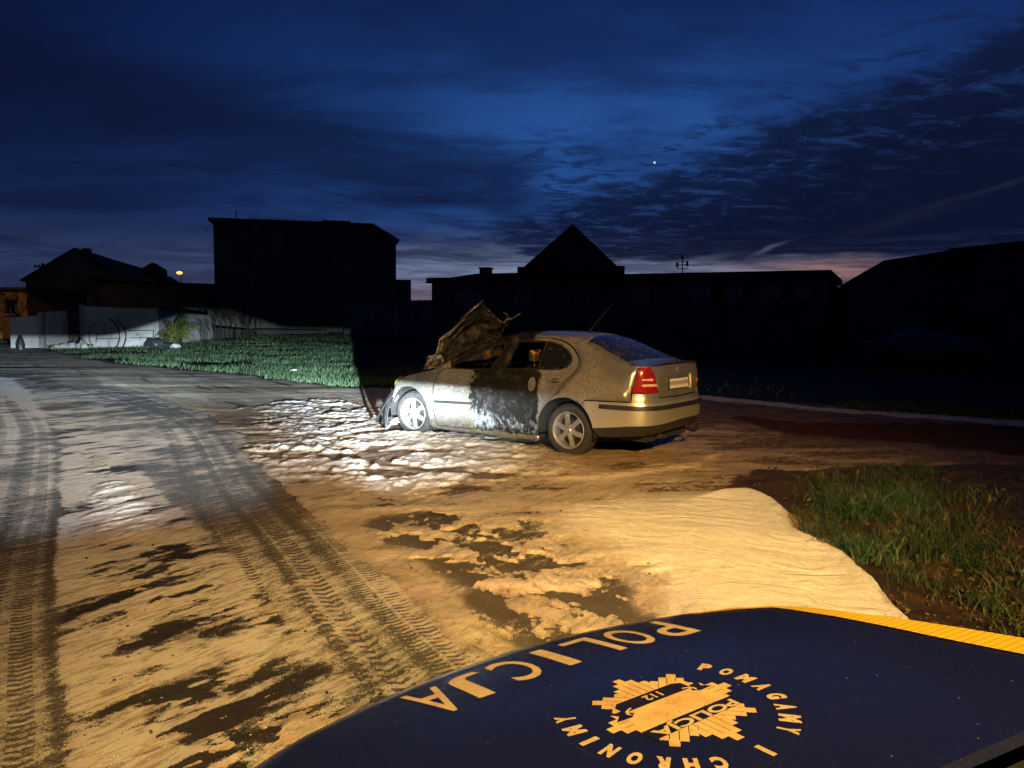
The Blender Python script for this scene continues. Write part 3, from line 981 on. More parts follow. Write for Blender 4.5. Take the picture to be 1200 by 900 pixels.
def top(x, v, off=0.0):
    """v -1..1 across, +1 at the left rail"""
    zr = interp(RAIL, x); zc = interp(TOPC, x)
    xs = min(max(x, -1.02), 2.1)
    # half width of the body at the rail
    if x > -0.80:
        yr = side()(x, zr)[1]
    else:
        yr = float(np.interp(x, PX[:60], PY[:60])) - interp(REAR_IN, 1.09) * 1.0
        yr = min(yr, side()(-0.80, zr)[1])
        yr = max(yr, 0.05)
    a = abs(v)
    z = zr + (zc - zr) * (1 - a ** 3.2) + off
    return (x, yr * v, z)


def u_of(x, y):
    b = min(range(len(PLAN)), key=lambda i: math.dist(PLAN[i], (x, y)))
    return PU[b]


# --- paints
def scorch_nodes(n, o):
    x, y, z = n.xyz(o)
    a = n.noise(o, 5.0, 5, 0.65)
    b = n.noise(o, 22.0, 4, 0.65)
    w = n.add(n.mul(n.sub(a, 0.5), 0.30), n.mul(n.sub(b, 0.5), 0.12))
    # charred from the rear door's handle forward to a ragged line on the front door
    back = n.ss(n.add(x, n.mul(w, 0.40)), 0.34, 0.40)
    front = n.ss(n.add(x, n.mul(w, 1.3)), 1.47, 1.40)
    leftside = n.ss(y, 0.0, 0.2)
    door = n.mul(n.mul(back, front), n.mul(n.ss(n.add(z, w), 0.10, 0.22), leftside))
    # rounded rear end of the burnt area: its corner is kept
    cx = n.m('POWER', n.div(n.sub(x, 0.62), 0.34), 2.0)
    cz = n.m('POWER', n.div(n.sub(z, 0.60), 0.42), 4.0)
    rnd = n.ss(n.add(cx, cz), 1.15, 0.90)
    ahead = n.ss(x, 0.58, 0.66)
    door = n.mul(door, n.m('MAXIMUM', rnd, ahead))
    # roof rail, pillars and roof front
    pil = n.mul(n.ss(n.add(x, n.mul(w, 1.2)), 0.52, 0.80), n.ss(n.add(z, n.mul(w, 0.3)), 0.955, 1.0))
    soot = n.m('MAXIMUM', door, pil)
    return soot, a, b


def m_paint(n):
    o = n.obj()
    x, y, z = n.xyz(o)
    soot, a, b = scorch_nodes(n, o)
    base = n.mix(n.ss(a, 0.3, 0.7), (0.25, 0.24, 0.225), (0.36, 0.35, 0.335))
    base = n.mix(n.mul(n.ss(z, 0.70, 0.66), n.ss(x, -0.25, -0.30)), base, (0.52, 0.50, 0.46))
    # road dirt low down, dried drops of foam all over, thicker on flat upper faces
    v = n.voro(o, 64, rnd=1.0)
    v2 = n.voro(n.mapv(o, loc=(3, 1, 7)), 36, rnd=1.0)
    dn = n.ss(n.noise(o, 3.0, 4, 0.6), 0.30, 0.62)
    up = n.ss(z, 0.45, 0.95, 0.45, 1.0)
    bump_z = n.ss(x, -0.75, -0.25, 0.18, 1.0)
    sp = n.m('MAXIMUM', n.ss(v, 0.36, 0.24), n.mul(n.ss(v2, 0.24, 0.17), 1.0))
    sp = n.mul(n.mul(sp, n.mul(up, bump_z)), n.add(0.25, n.mul(dn, 0.75)))
    front = n.ss(x, 1.2, 1.5)
    drop = n.mix(front, (0.80, 0.70, 0.54), (0.70, 0.70, 0.46))
    c = n.mix(n.mul(sp, 0.90), base, drop)
    c = n.mix(n.mul(n.ss(z, 0.36, 0.20), n.ss(b, 0.3, 0.6, 0.3, 0.8)), c, (0.10, 0.085, 0.06))
    # soot with pale ash where foam dried
    ashn = n.noise(n.mapv(o, (1, 1, 0.8)), 15.0, 6, 0.78, 0.3)
    ashz = n.m('EXPONENT', n.mul(n.m('POWER', n.div(n.sub(z, 0.31), 0.13), 2.0), -1.0))
    ashx = n.mul(n.ss(x, 1.02, 1.12), n.ss(z, 0.95, 0.86))
    ash = n.add(n.mul(ashz, 0.22), n.mul(ashx, 0.10))
    ash = n.mul(n.ss(n.add(ashn, ash), 0.66, 0.86), n.ss(z, 1.0, 0.90))
    lite = n.mul(n.ss(n.noise(o, 30, 4, 0.7), 0.60, 0.74), 0.30)
    sc = n.mix(lite, (0.010, 0.0095, 0.009), (0.11, 0.10, 0.09))
    sc = n.mix(n.mul(ash, 0.80), sc, (0.22, 0.235, 0.25))
    grey = n.mul(n.ss(n.noise(o, 6.5, 6, 0.75), 0.50, 0.60), 0.55)
    sc = n.mix(grey, sc, (0.045, 0.043, 0.040))
    rust = n.mul(n.ss(n.noise(o, 7, 4, 0.6), 0.52, 0.66), n.ss(z, 1.0, 1.1))
    sc = n.mix(n.mul(rust, 0.5), sc, (0.16, 0.10, 0.06))
    # spared paint round the old handle
    el = n.add(n.m('POWER', n.div(n.sub(x, 0.49), 0.055), 2.0), n.m('POWER', n.div(n.sub(z, 0.825), 0.085), 2.0))
    keep = n.mul(n.ss(el, 1.15, 0.8), n.ss(y, 0, .2))
    soot2 = n.mul(soot, n.sub(1.0, n.mul(keep, 0.55)))
    edge = n.mul(n.ss(soot, 0.02, 0.5), n.ss(soot, 1.0, 0.5))
    c = n.mix(soot2, c, sc)
    c = n.mix(n.mul(edge, 0.5), c, (0.16, 0.13, 0.03))
    metal = n.mul(n.sub(1.0, soot2), n.sub(1.0, sp))
    metal = n.mul(metal, 0.70)
    rough = n.add(0.30, n.mul(soot2, 0.35))
    rough = n.add(rough, n.mul(n.sub(b, 0.5), 0.12))
    h = n.add(n.mul(sp, 0.8), n.mul(n.mul(ash, soot2), 1.2))
    h = n.add(h, n.mul(n.mul(n.noise(o, 11, 4), soot2), 1.6))
    n.surf(c, rough, metal, n.bump(h, 0.45, 0.004), spec=n.sub(0.5, n.mul(soot2, 0.42)), Coat_Weight=n.mul(n.sub(1.0, soot2), 0.8), Coat_Roughness=0.10)


def simple(name, col, rough=0.6, metal=0.0, var=0.35, scale=12.0, bump=0.25, bd=0.003, spec=0.5, **kw):
    def f(n):
        o = n.obj()
        a = n.noise(o, scale, 5, 0.62)
        lo = tuple(v * (1 - var) for v in col); hi = tuple(min(1, v * (1 + var)) for v in col)
        c = n.mix(n.ss(a, 0.3, 0.7), lo, hi)
        r = n.add(rough, n.mul(n.sub(a, 0.5), 0.25))
        n.surf(c, r, metal, n.bump(n.noise(o, scale * 6, 3, 0.6), bump, bd), spec=spec, **kw)
    return mat(name, f)


def m_burnt_bonnet(n):
    o = n.obj()
    x, y, z = n.xyz(o)
    a = n.noise(o, 3.2, 5, 0.65, 0.5)
    b = n.noise(o, 13, 5, 0.68)
    c = n.mix(n.ss(b, 0.38, 0.62), (0.010, 0.010, 0.009), (0.075, 0.068, 0.060))
    r = n.ss(n.add(a, n.mul(n.sub(0.0, y), 0.26)), 0.56, 0.68)
    c = n.mix(n.mul(r, 0.8), c, n.mix(n.ss(b, 0.4, 0.62), (0.05, 0.024, 0.012), (0.24, 0.11, 0.042)))
    c = n.mix(n.mul(n.ss(n.noise(o, 10, 6, 0.75), 0.56, 0.66), 0.55), c, (0.24, 0.235, 0.22))
    n.surf(c, n.add(0.38, n.mul(b, 0.4)), 0.25, n.bump(n.add(b, n.mul(a, 1.5)), 0.9, 0.02))


def m_glass_rear(n):
    o = n.obj()
    v = n.voro(o, 44, rnd=1.0); v2 = n.voro(n.mapv(o, loc=(3, 1, 7)), 25, rnd=1.0)
    sp = n.mul(n.m('MAXIMUM', n.ss(v, 0.27, 0.19), n.ss(v2, 0.18, 0.12)), n.ss(n.noise(o, 4.5, 3), 0.34, 0.60))
    c = n.mix(n.mul(sp, 0.8), (0.010, 0.012, 0.022), (0.55, 0.48, 0.40))
    n.surf(c, n.add(0.10, n.mul(sp, 0.5)), 0.0, n.bump(sp, 0.4, 0.003), spec=0.9)


def m_tail(n):
    o = n.obj()
    x, y, z = n.xyz(o)
    a = n.noise(o, 25, 3)
    c = n.mix(n.ss(a, 0.3, 0.7), (0.17, 0.006, 0.004), (0.26, 0.010, 0.006))
    c = n.mix(n.mul(n.ss(n.m('SINE', n.mul(z, 420.0)), -0.2, 0.8), 0.35), c, (0.22, 0.005, 0.003))
    n.surf(c, 0.14, 0.0, n.bump(n.m('SINE', n.mul(z, 420.0)), 0.05, 0.001), spec=0.7, Coat_Weight=0.8, Coat_Roughness=0.06)


M_PAINT = mat('silver_paint', m_paint)
M_BURNT = mat('burnt_metal', m_burnt_bonnet)
M_REARGLASS = mat('tinted_glass', m_glass_rear)
M_TAIL = mat('red_lens', m_tail)
M_CLEARLENS = simple('clear_lens', (0.50, 0.38, 0.34), 0.2, 0.0, 0.15, 40, 0.1)
M_TRIM = simple('black_trim', (0.016, 0.016, 0.017), 0.45, 0, 0.4, 20)
M_TYRE = simple('tyre_rubber', (0.018, 0.018, 0.019), 0.75, 0, 0.4, 14, 0.4)
M_CHAR = simple('charred', (0.012, 0.011, 0.010), 0.85, 0, 0.6, 9, 0.8, 0.01, 0.15)
M_RIM = simple('alloy', (0.42, 0.40, 0.37), 0.34, 0.72, 0.12, 18, 0.15)
M_CHROME = simple('dull_chrome', (0.55, 0.54, 0.52), 0.25, 0.9, 0.1, 20, 0.1)
M_BRAKE = simple('brake_steel', (0.06, 0.055, 0.05), 0.5, 0.7, 0.4, 20)
M_UNDER = simple('underbody', (0.010, 0.010, 0.010), 0.8, 0, 0.4, 8)

GAP = 0.006
ARCH_R = (0.0, .315, .385)
ARCH_F = (2.578, .30, .372)


def arc(c, a0, a1, n=16, dr=0.0):
    cx, cz, r = c
    return [(cx + (r + dr) * math.cos(R(a0 + (a1 - a0) * i / n)), cz + (r + dr) * math.sin(R(a0 + (a1 - a0) * i / n))) for i in range(n + 1)]


UT_FB = -.838                    # tail lamp: bottom front corner
U_TRB = -1.218                   # bottom rear corner
U_TRT = -1.100
U_TFT = -.908
DOOR_F = [(2.075, .170), (2.095, .26), (2.118, .42), (2.118, .60), (2.095, .75), (2.045, .865), (1.955, .945), (1.915, 0.985), (1.80, 1.050), (1.60, 1.150), (1.40, 1.240), (1.22, 1.308), (1.10, 1.342), (0.945, 1.368), (1.02, 1.15), (1.075, .950), (1.078, .60), (1.075, .20)][::-1]
DOOR_R = [(1.066, .20), (1.068, .60), (1.064, .950), (1.010, 1.150), (.935, 1.368), (.80, 1.380), (.55, 1.386), (.33, 1.376), (.16, 1.338), (.03, 1.270), (-.06, 1.185), (-.095, 1.115), (-.085, 1.04), (-.035, .965), (.03, .890), (.14, .73), (.245, .625)]
DOOR_R = DOOR_R + arc(ARCH_R, 48, 2, 8, 0.006)[1:] + [(.405, .215)]
WIN_F = [(1.20, .958), (1.895, .955), (1.80, 1.012), (1.60, 1.112), (1.40, 1.202), (1.22, 1.270), (1.135, 1.296), (1.05, 1.315), (1.085, 1.15)]
WIN_R = [(.968, .985), (.925, 1.15), (.868, 1.325), (.60, 1.342), (.36, 1.334), (.20, 1.300), (.09, 1.240), (.01, 1.165), (.005, 1.10), (.055, 1.045), (.13, 1.018), (.5, 1.0)]


def grow_poly(p, d):
    """offset a closed polygon outward"""
    a = sum(p[i][0] * p[(i + 1) % len(p)][1] - p[(i + 1) % len(p)][0] * p[i][1] for i in range(len(p)))
    s = 1 if a > 0 else -1
    out = []
    for i in range(len(p)):
        x0, y0 = p[i - 1]; x1, y1 = p[i]; x2, y2 = p[(i + 1) % len(p)]
        n1 = Vector((y1 - y0, x0 - x1)).normalized(); n2 = Vector((y2 - y1, x1 - x2)).normalized()
        m = (n1 + n2)
        m = m.normalized() / max(0.4, math.cos(n1.angle(n2) / 2)) if m.length > 1e-6 else n1
        out.append((x1 + m.x * d * s, y1 + m.y * d * s))
    return out


def build_car():
    C = CAR
    # ---- body shell: quarters, rails, pillars, sills, roof
    hole = ([(2.12, .945 - .0), (1.93, .995), (1.80, 1.060), (1.60, 1.160), (1.40, 1.250), (1.22, 1.318), (1.10, 1.352), (.94, 1.378), (.80, 1.390), (.55, 1.396), (.325, 1.386), (.150, 1.346), (.018, 1.276),
             (-.073, 1.188), (-.108, 1.115), (-.097, 1.035), (-.045, .958), (.020, .884), (.132, .722)])
    out_side = [(2.30, .955), (2.1, .965), (1.95, 1.052), (1.8, 1.137), (1.6, 1.232), (1.45, 1.290), (1.3, 1.337), (1.1, 1.380), (.9, 1.404), (.7, 1.417), (.45, 1.420), (.2, 1.407), (.05, 1.387), (-.1, 1.352),
                (-.25, 1.300), (-.40, 1.240), (-.55, 1.177), (-.70, 1.120), (-.80, 1.098), (U_TFT + .008, 1.092)]
    out_side += [(U_TFT + .012, 1.05), ((UT_FB + U_TFT) / 2 + .012, .92), (UT_FB + .010, .80), (UT_FB + .01, .700), (-.262, .690)]
    body_left = out_side + arc(ARCH_R, 124, 50, 14) + hole[::-1]
    sill = [(.40, .205), (.39, .15), (.45, .125), (1.2, .12), (2.1, .12), (2.22, .135), (2.215, .19), (2.08, .162), (1.2, .192)]
    parts = []
    for sg in (1, -1):
        parts.append((body_left, [], side(sg), sg < 0))
        parts.append((sill, [], side(sg, -0.004), sg < 0))
        parts.append(([(1.16, .19), (1.16, .95), (1.09, 1.15), (1.02, 1.382), (.86, 1.386), (.92, 1.15), (.99, .95), (1.0, .19)], [], side(sg, -0.03), sg > 0))
    mb = MB()
    for o, h, fn, fl in parts:
        v, f = flat_panel(o, h, 0.07)
        if (sum((v[t[1]][0] - v[t[0]][0]) * (v[t[2]][1] - v[t[0]][1]) - (v[t[2]][0] - v[t[0]][0]) * (v[t[1]][1] - v[t[0]][1]) for t in f)) < 0: f = [t[::-1] for t in f]
        if not fl: f = [t[::-1] for t in f]
        mb.geo([fn(*p) for p in v], f)
    # roof with its header; the windscreen opening stays empty
    rx = [-.045, .1, .25, .4, .55, .7, .85, 1.0, 1.12, 1.24]
    vs = [-1 + i / 12 for i in range(25)]
    P = [[top(x + (0.0 if j > 0 else 0.055 * v * v * 0 - 0.10 * (abs(v) ** 3)), v) for v in vs] for j, x in enumerate(rx)]
    mb.geo([p for r in P for p in r], [(i * 25 + k, i * 25 + k + 1, i * 25 + k + 26, i * 25 + k + 25)[::-1] for i in range(len(rx) - 1) for k in range(24)])
    # strips of body beside and under the rear window
    for sg in (1, -1):
        q = []
        xs_ = [-.145, -.25, -.35, -.45, -.55, -.62, -.68, -.74]
        for x in xs_:
            v0 = interp([(-.74, .86), (-.6, .90), (-.3, .90), (-.14, .88), (0, .86)], x)
            q.append([top(x, sg * (v0 + (1 - v0) * k / 4)) for k in range(5)])
        mb.geo([p for r in q for p in r], [((i * 5 + k, i * 5 + k + 1, i * 5 + k + 6, i * 5 + k + 5)[::(1 if sg > 0 else -1)]) for i in range(len(xs_) - 1) for k in range(4)])
        # shoulder between rail end and tail lamp, beside the lid
        q = []
        for x in (-.74, -.80, -.86, -.91, -.95):
            q.append([top(x, sg * (.86 + .14 * k / 3)) for k in range(4)])
        mb.geo([p for r in q for p in r], [((i * 4 + k, i * 4 + k + 1, i * 4 + k + 5, i * 4 + k + 4)[::(1 if sg > 0 else -1)]) for i in range(4) for k in range(3)])
    body = mb.build('body_shell', M_PAINT, C, True, 40)
    sol = body.modifiers.new('thickness', 'SOLIDIFY'); sol.thickness = 0.014; sol.offset = -1
    # ---- doors
    for sg in (1, -1):
        fd = panel('front_door', grow_poly(DOOR_F, -.005), [WIN_F], side(sg), 0.06, M_PAINT, C, 0.03, sg > 0)
        rd = panel('rear_door', grow_poly(DOOR_R, -.005), [WIN_R], side(sg), 0.06, M_PAINT, C, 0.03, sg > 0)
        if sg > 0:
            tag(fd, 'front door with its rear edge burnt and peeling')
            tag(rd, 'rear door charred black up to its handle')
        # rear pane and quarter glass with their divider
        gl = [(.10 + .0, 1.050), (.44, 1.012), (.42, 1.330), (.36, 1.334), (.20, 1.300), (.09, 1.240), (.01, 1.165), (.005, 1.10), (.055, 1.045)]
        panel('quarter_glass', gl, [], side(sg, -0.022), 0.09, M_WINGLASS, rd, 0.004, sg > 0)
        panel('window_divider', [(.45, 1.003), (.475, 1.002), (.455, 1.338), (.43, 1.338)], [], side(sg, -0.010), 0.09, M_TRIM, rd, 0.012, sg > 0)
        if sg < 0:
            panel('door_glass', WIN_F, [], side(sg, -0.022), 0.12, M_WINGLASS, fd, 0.004, False)
        # black seal lines along the windows
        for w, dd in ((WIN_R, rd), (WIN_F, fd)):
            panel('window_seal', grow_poly(w, 0.006), [grow_poly(w, -0.012)], side(sg, 0.003), 0.08, M_TRIM, dd, 0.006, sg > 0)
        # handles
        for x0, z0, dd in ((.165, .885, rd), (1.20, .865, fd)):
            h = MB()
            hp = [side(sg, 0.0)(x0 - .10, z0), side(sg, .028)(x0 - .07, z0 + .003), side(sg, .032)(x0, z0 + .004), side(sg, .028)(x0 + .07, z0), side(sg, 0.0)(x0 + .10, z0 - .004)]
            h.tube(catmull(hp, 4), [.011] * 17, 8)
            h.build('door_handle', M_PAINT if dd == rd else M_CHAR, dd, True)
            cup = panel('handle_cup', [(x0 + .065 * math.cos(a * math.pi / 8), z0 + .026 * math.sin(a * math.pi / 8)) for a in range(16)], [], side(sg, .0015), 0.05, M_TRIM, dd, 0.004, sg > 0)
        # rubbing strips
        panel('side_moulding', [(1.40, .508), (1.40, .540), (2.085, .516), (2.09, .484)], [], side(sg, 0.012), 0.08, M_TRIM, fd, 0.014, sg > 0)
        panel('side_moulding', [(.40, .545), (.40, .572), (1.045, .560), (1.045, .530)], [], side(sg, 0.006), 0.08, M_CHAR if sg > 0 else M_TRIM, rd, 0.010, sg > 0)
        # front wing
        wing = [(2.130, .60), (2.125, .42), (2.105, .26), (2.085, .165), (2.215, .165)] + arc(ARCH_F, 197, 28, 22) + \
               [(2.925, .50), (2.915, .58), (2.885, .66), (2.82, .735), (2.70, .795), (2.50, .850), (2.25, .900), (2.08, .945), (1.99, .958), (1.965, .952), (2.058, .868), (2.108, .75)]
        wg = panel('front_wing', grow_poly(wing, -.004), [], side(sg), 0.055, M_PAINT, C, 0.012, sg > 0)
        # wheel arch liner
        for (cx, cz, r), x in ((ARCH_R, 0), (ARCH_F, 1)):
            MB().lathe([(r + .004, sg * .858), (r - .004, sg * .50), (.01, sg * .50)], 24, (cx, 0, cz + .01), 'y', a0=R(-12), a1=R(192)).build('arch_liner', M_UNDER, C, True)
    # ---- rear lamps
    for sg in (1, -1):
        tl = [(UT_FB, .800), (U_TRB + .004, .800), (U_TRB * .5 + U_TRT * .5 - .0, .96), (U_TRT, 1.078), (U_TRT + .03, 1.092), (U_TFT - .02, 1.086), (U_TFT, 1.06), ((UT_FB + U_TFT) / 2, .93)]
        t = panel('tail_light', tl, [], side(sg, 0.006), 0.03, M_TAIL, C, 0.03, sg > 0)
        for z0, z1, ua, ub in ((.868, .900, .30, .93), (.932, .960, .26, .80)):
            a_ = UT_FB + (U_TRB - UT_FB) * ua; b_ = UT_FB + (U_TRB - UT_FB) * ub
            if z0 > .9: a_ += -.02; b_ += .02
            panel('clear_lens', [(a_, z0 + .006), (b_, z0), (b_ + .01, z1), (a_ - .012, z1 - .004)], [], side(sg, 0.009), 0.03, M_CLEARLENS, t, 0.004, sg > 0)
    # ---- boot lid: upright face and deck
    um = 2 * U0
    lid = [(U_TRB - .010, .800), (U_TRB - .012, .742), (U0, .730), (um - U_TRB + .012, .742), (um - U_TRB + .010, .800), (um - (U_TRB * .5 + U_TRT * .5) + .012, .96), (um - U_TRT + .010, 1.078), (um - U_TRT + .0, 1.100)] + \
          [(um - U_TRT + (U_TRT - (um - U_TRT)) * k / 8, 1.100 + .007 * math.sin(math.pi * k / 8)) for k in range(1, 8)] + \
          [(U_TRT, 1.100), (U_TRT - .010, 1.078), (U_TRB * .5 + U_TRT * .5 - .012, .96)]
    recess = [(u_of(-1.06, .345), .800), (um - u_of(-1.06, .345), .800), (um - u_of(-1.06, .375), .975), (u_of(-1.06, .375), .975)]
    bl = panel('boot_lid', grow_poly(lid, -.005), [recess], side(1), 0.05, M_PAINT, C, 0.016, True)
    panel('plate_recess', grow_poly(recess, .004), [], side(1, -0.022), 0.07, M_PAINT, bl, 0.004, True)
    rim_ = MB()
    rc = resample(recess, .06)
    rim_.geo([side(1, 0)(*p) for p in rc] + [side(1, -.024)(*p) for p in rc], [(i, (i + 1) % len(rc), len(rc) + (i + 1) % len(rc), len(rc) + i) for i in range(len(rc))])
    rim_.build('recess_edge', M_PAINT, bl)
    dk = MB()
    xs_ = [-.675, -.72, -.78, -.84, -.90, -.95, -.985, -1.01]
    q = []
    for i, x in enumerate(xs_):
        vm = interp([(-1.02, .985), (-.95, .90), (-.74, .85), (-.67, .85)], x)
        q.append([top(x, vm * (-1 + 2 * k / 20), 0.002 + (0.012 * math.exp(-((x + 1.0) / .05) ** 2))) for k in range(21)])
    q.append([side(1)(u, 1.101 + .007 * math.cos((k - 10) / 10 * math.pi / 2)) for k, u in enumerate([um - U_TRT + (U_TRT - (um - U_TRT)) * kk / 20 for kk in range(21)])])
    dk.geo([p for r in q for p in r], [(i * 21 + k, i * 21 + k + 1, i * 21 + k + 22, i * 21 + k + 21) for i in range(len(q) - 1) for k in range(20)])
    dk.build('lid_deck', M_PAINT, bl, True)
    # number plate, its frame and the letters worn to grey bands
    pf = [(u_of(-1.06, .285), .812), (um - u_of(-1.06, .285), .812), (um - u_of(-1.06, .285), .945), (u_of(-1.06, .285), .945)]
    plate = panel('number_plate', pf, [], side(1, -0.008), 0.08, M_TRIM, bl, 0.010, True)
    panel('plate_face', grow_poly(pf, -.010), [], side(1, -0.004), 0.08, M_PLATE, plate, 0.003, True)
    panel('plate_lamp', [(um - u_of(-1.06, .365), .835), (um - u_of(-1.06, .32), .835), (um - u_of(-1.06, .32), .962), (um - u_of(-1.06, .365), .962)][::-1], [], side(1, -0.012), 0.05, M_CREAM, bl, 0.008, False)
    bd = MB().lathe([(0.0, -.012), (.020, -.012), (.026, -.009), (.030, -.004), (.034, -.008), (.038, 0.0)], 24, (0, 0, 0), 'x')
    b = bd.build('badge', M_BADGE, bl, True)
    b.location = Vector(side(1, 0.001)(U0, 1.045))
    b2 = MB().box(-.004, 0, -.035, .035, -.010, .010).build('model_badge', M_CHROME, bl)
    b2.location = Vector(side(1, 0.004)(um - u_of(-1.05, .42), 1.055))
    # ---- rear window
    gx = [-.035, -.1, -.2, -.3, -.4, -.5, -.58, -.635, -.668]
    q = []
    for i, x in enumerate(gx):
        v0 = interp([(-.67, .85), (-.6, .885), (-.3, .89), (-.10, .88), (0, .85)], x)
        row = []
        for k in range(17):
            v = -1 + k / 8
            xx = x - (0.10 * abs(v) ** 3 if i == 0 else (0.06 * abs(v) ** 3 if i == 1 else 0))
            row.append(top(xx, v0 * v, 0.004))
        q.append(row)
    g = MB().geo([p for r in q for p in r], [(i * 17 + k, i * 17 + k + 1, i * 17 + k + 18, i * 17 + k + 17) for i in range(len(q) - 1) for k in range(16)]).build('rear_window', M_REARGLASS, C, True)
    s2 = g.modifiers.new('thickness', 'SOLIDIFY'); s2.thickness = 0.01
    # ---- rear bumper
    def bump_top(u): return interp([(U0, .726), (U_TRB, .738), (U_TRB + .006, .794), (UT_FB - .004, .794), (UT_FB + .004, .692), (-.26, .683)], u)
    us = [-.262] + [-.262 + (U_TRB + 0.262) * k / 10 for k in range(1, 11)]
    ub = [(-.262, .683), (UT_FB + .006, .693), (UT_FB - .001, .794), (U_TRB + .004, .794), (U_TRB - .008, .738), (U0, .726), (um - U_TRB + .008, .738), (um - U_TRB - .004, .794), (um - UT_FB + .001, .794), (um - UT_FB - .006, .693), (um + .262, .683)]
    low_arch = [(c[0], c[1]) for c in arc(ARCH_R, 126, 172, 8)]
    bump = ub + [(um - c[0], c[1]) for c in low_arch] + [(um + .41, .40), (um + .8, .452), (U0, .455)] + [(-.8, .418), (-.41, .372)] + low_arch[::-1]
    rb = panel('rear_bumper', grow_poly(bump, -.003), [], side(1, 0.004), 0.05, M_PAINT, C, 0.02, True)
    panel('bumper_moulding', [(-.455, .605), (-.46, .655), (U0, .655), (um + .46, .655), (um + .455, .605), (um + .75, .602), (U0, .600), (-.75, .602)], [], side(1, 0.016), 0.06, M_TRIM, rb, 0.02, True)
    val = [(-.375, .368), (-.8, .414), (U0, .451), (um + .8, .448), (um + .375, .396), (um + .45, .30), (um + .9, .335), (U0, .345), (-.9, .300), (-.45, .275)]
    panel('rear_valance', val, [], side(1, -0.012), 0.06, M_TRIM, rb, 0.02, True)
    hk = MB()
    hk.tube(catmull([(-1.02, -.30, .30), (-1.03, -.42, .262), (-1.03, -.52, .262), (-1.00, -.60, .30), (-.97, -.635, .37)], 5), .018, 8)
    hk.build('torn_strip', M_TRIM, rb, True)
    MB().tube([(-.55, .30, .28), (-.92, .30, .27), (-1.0, .30, .265)], .028, 12).build('exhaust_pipe', M_BRAKE, C, True)
    MB().box(-.90, -.50, -.50, .55, .22, .33).build('silencer_shade_box', M_UNDER, C)  # silencer, widened to keep the ground under the tail dark
    # ---- wheels
    for cx, cz, nm in ((0.0, .300, 0), (2.578, .285, 1)):
        for sg in (1, -1):
            wh = empty('wheel', (cx, sg * .775, cz))
            wh.parent = C
            wh.rotation_euler = (0, R(9 if nm == 0 else 2), R(0 if nm == 0 else 4) * 1.0)
            rr = .312
            tp = [(.225, -.19), (.262, -.197), (.296, -.185), (rr - .006, -.165), (rr, -.10), (rr, -.04), (rr - .006, .004), (.296, .020), (.262, .030), (.232, .024), (.214, .012)]
            ty = MB().lathe([(a, sg * b) for a, b in tp], 56, (0, 0, 0), 'y')
            for k in range(56):       # shoulder blocks
                w = 2 * math.pi * k / 56
                def rt(p, w=w): return (p[0] * math.cos(w) - p[2] * math.sin(w), p[1], p[0] * math.sin(w) + p[2] * math.cos(w))
                ty.box(rr - .012, rr + .004, *sorted((sg * -.02, sg * -.075)), -.011, .011, rt)
            ty.build('tyre', M_TYRE, wh, True, 30)
            rm = MB().lathe([(.205, sg * -.15), (.208, sg * .004), (.222, sg * .022), (.214, sg * .026), (.200, sg * .010), (.192, sg * -.03), (.188, sg * -.15)], 48, (0, 0, 0), 'y')
            for k in range(6):
                w = R(90 + 60 * k - 4)
                pts = []
                for r_, hw, h_ in ((.030, .034, .022), (.075, .030, .016), (.13, .029, .006), (.185, .034, .002), (.205, .040, .002)):
                    pts.append((r_, hw, h_))
                vs_ = []
                for r_, hw, h_ in pts:
                    for b_, hh in ((-hw, h_ - .012), (-hw * .8, h_), (hw * .8, h_), (hw, h_ - .012), (hw * .8, h_ - .035), (-hw * .8, h_ - .035)):
                        vs_.append((r_ * math.cos(w) - b_ * math.sin(w), sg * hh, r_ * math.sin(w) + b_ * math.cos(w)))
                rm.geo(vs_, [(i * 6 + j, i * 6 + (j + 1) % 6, (i + 1) * 6 + (j + 1) % 6, (i + 1) * 6 + j) for i in range(4) for j in range(6)])
            rm.lathe([(.0, sg * .034), (.030, sg * .033), (.040, sg * .026), (.048, sg * .010), (.050, sg * -.05)], 28, (0, 0, 0), 'y')
            rm.build('rim', M_RIM, wh, True, 35)
            MB().lathe([(.0, sg * -.05), (.125, sg * -.05), (.130, sg * -.06), (.0, sg * -.065)], 32, (0, 0, 0), 'y').build('brake_disc', M_BRAKE, wh, True)
            MB().lathe([(.188, sg * -.09), (.0, sg * -.09)], 24).build('wheel_back', M_UNDER, wh)
    # ---- under and inside
    ub_ = MB()
    ub_.box(-.45, 3.0, -.50, .50, .17, .23).box(.42, 2.15, -.80, .80, .15, .20)
    ub_.box(-.90, -.5, -.66, .66, .33, .74)
    ub_.build('floor_pan', M_UNDER, C)
    eng = MB()
    eng.box(2.15, 2.19, -.78, .78, .2, .93).box(2.45, 2.95, -.35, .40, .22, .66).box(2.5, 2.85, -.10, .30, .66, .76)
    eng.tube([(2.3, .5, .62), (2.6, .45, .70), (2.9, .3, .66)], .04, 8).tube([(2.95, -.7, .5), (3.0, 0, .48), (2.95, .7, .5)], .03, 8)
    eng.tube([(2.4, -.6, .6), (2.4, -.6, .78)], .10, 12)
    eng.build('engine_bay', M_CHAR, C)
    ds = MB()
    ds.box(1.75, 2.14, -.70, .70, .62, .90).tube([(1.55 + .0 * k, .38 + .17 * math.cos(2 * math.pi * k / 16), .86 + .16 * math.sin(2 * math.pi * k / 16)) for k in range(17)], .012, 6)
    ds.tube([(1.55, .38, .86), (1.8, .38, .80)], .02, 6)
    ds.build('dashboard', M_CHAR, C)
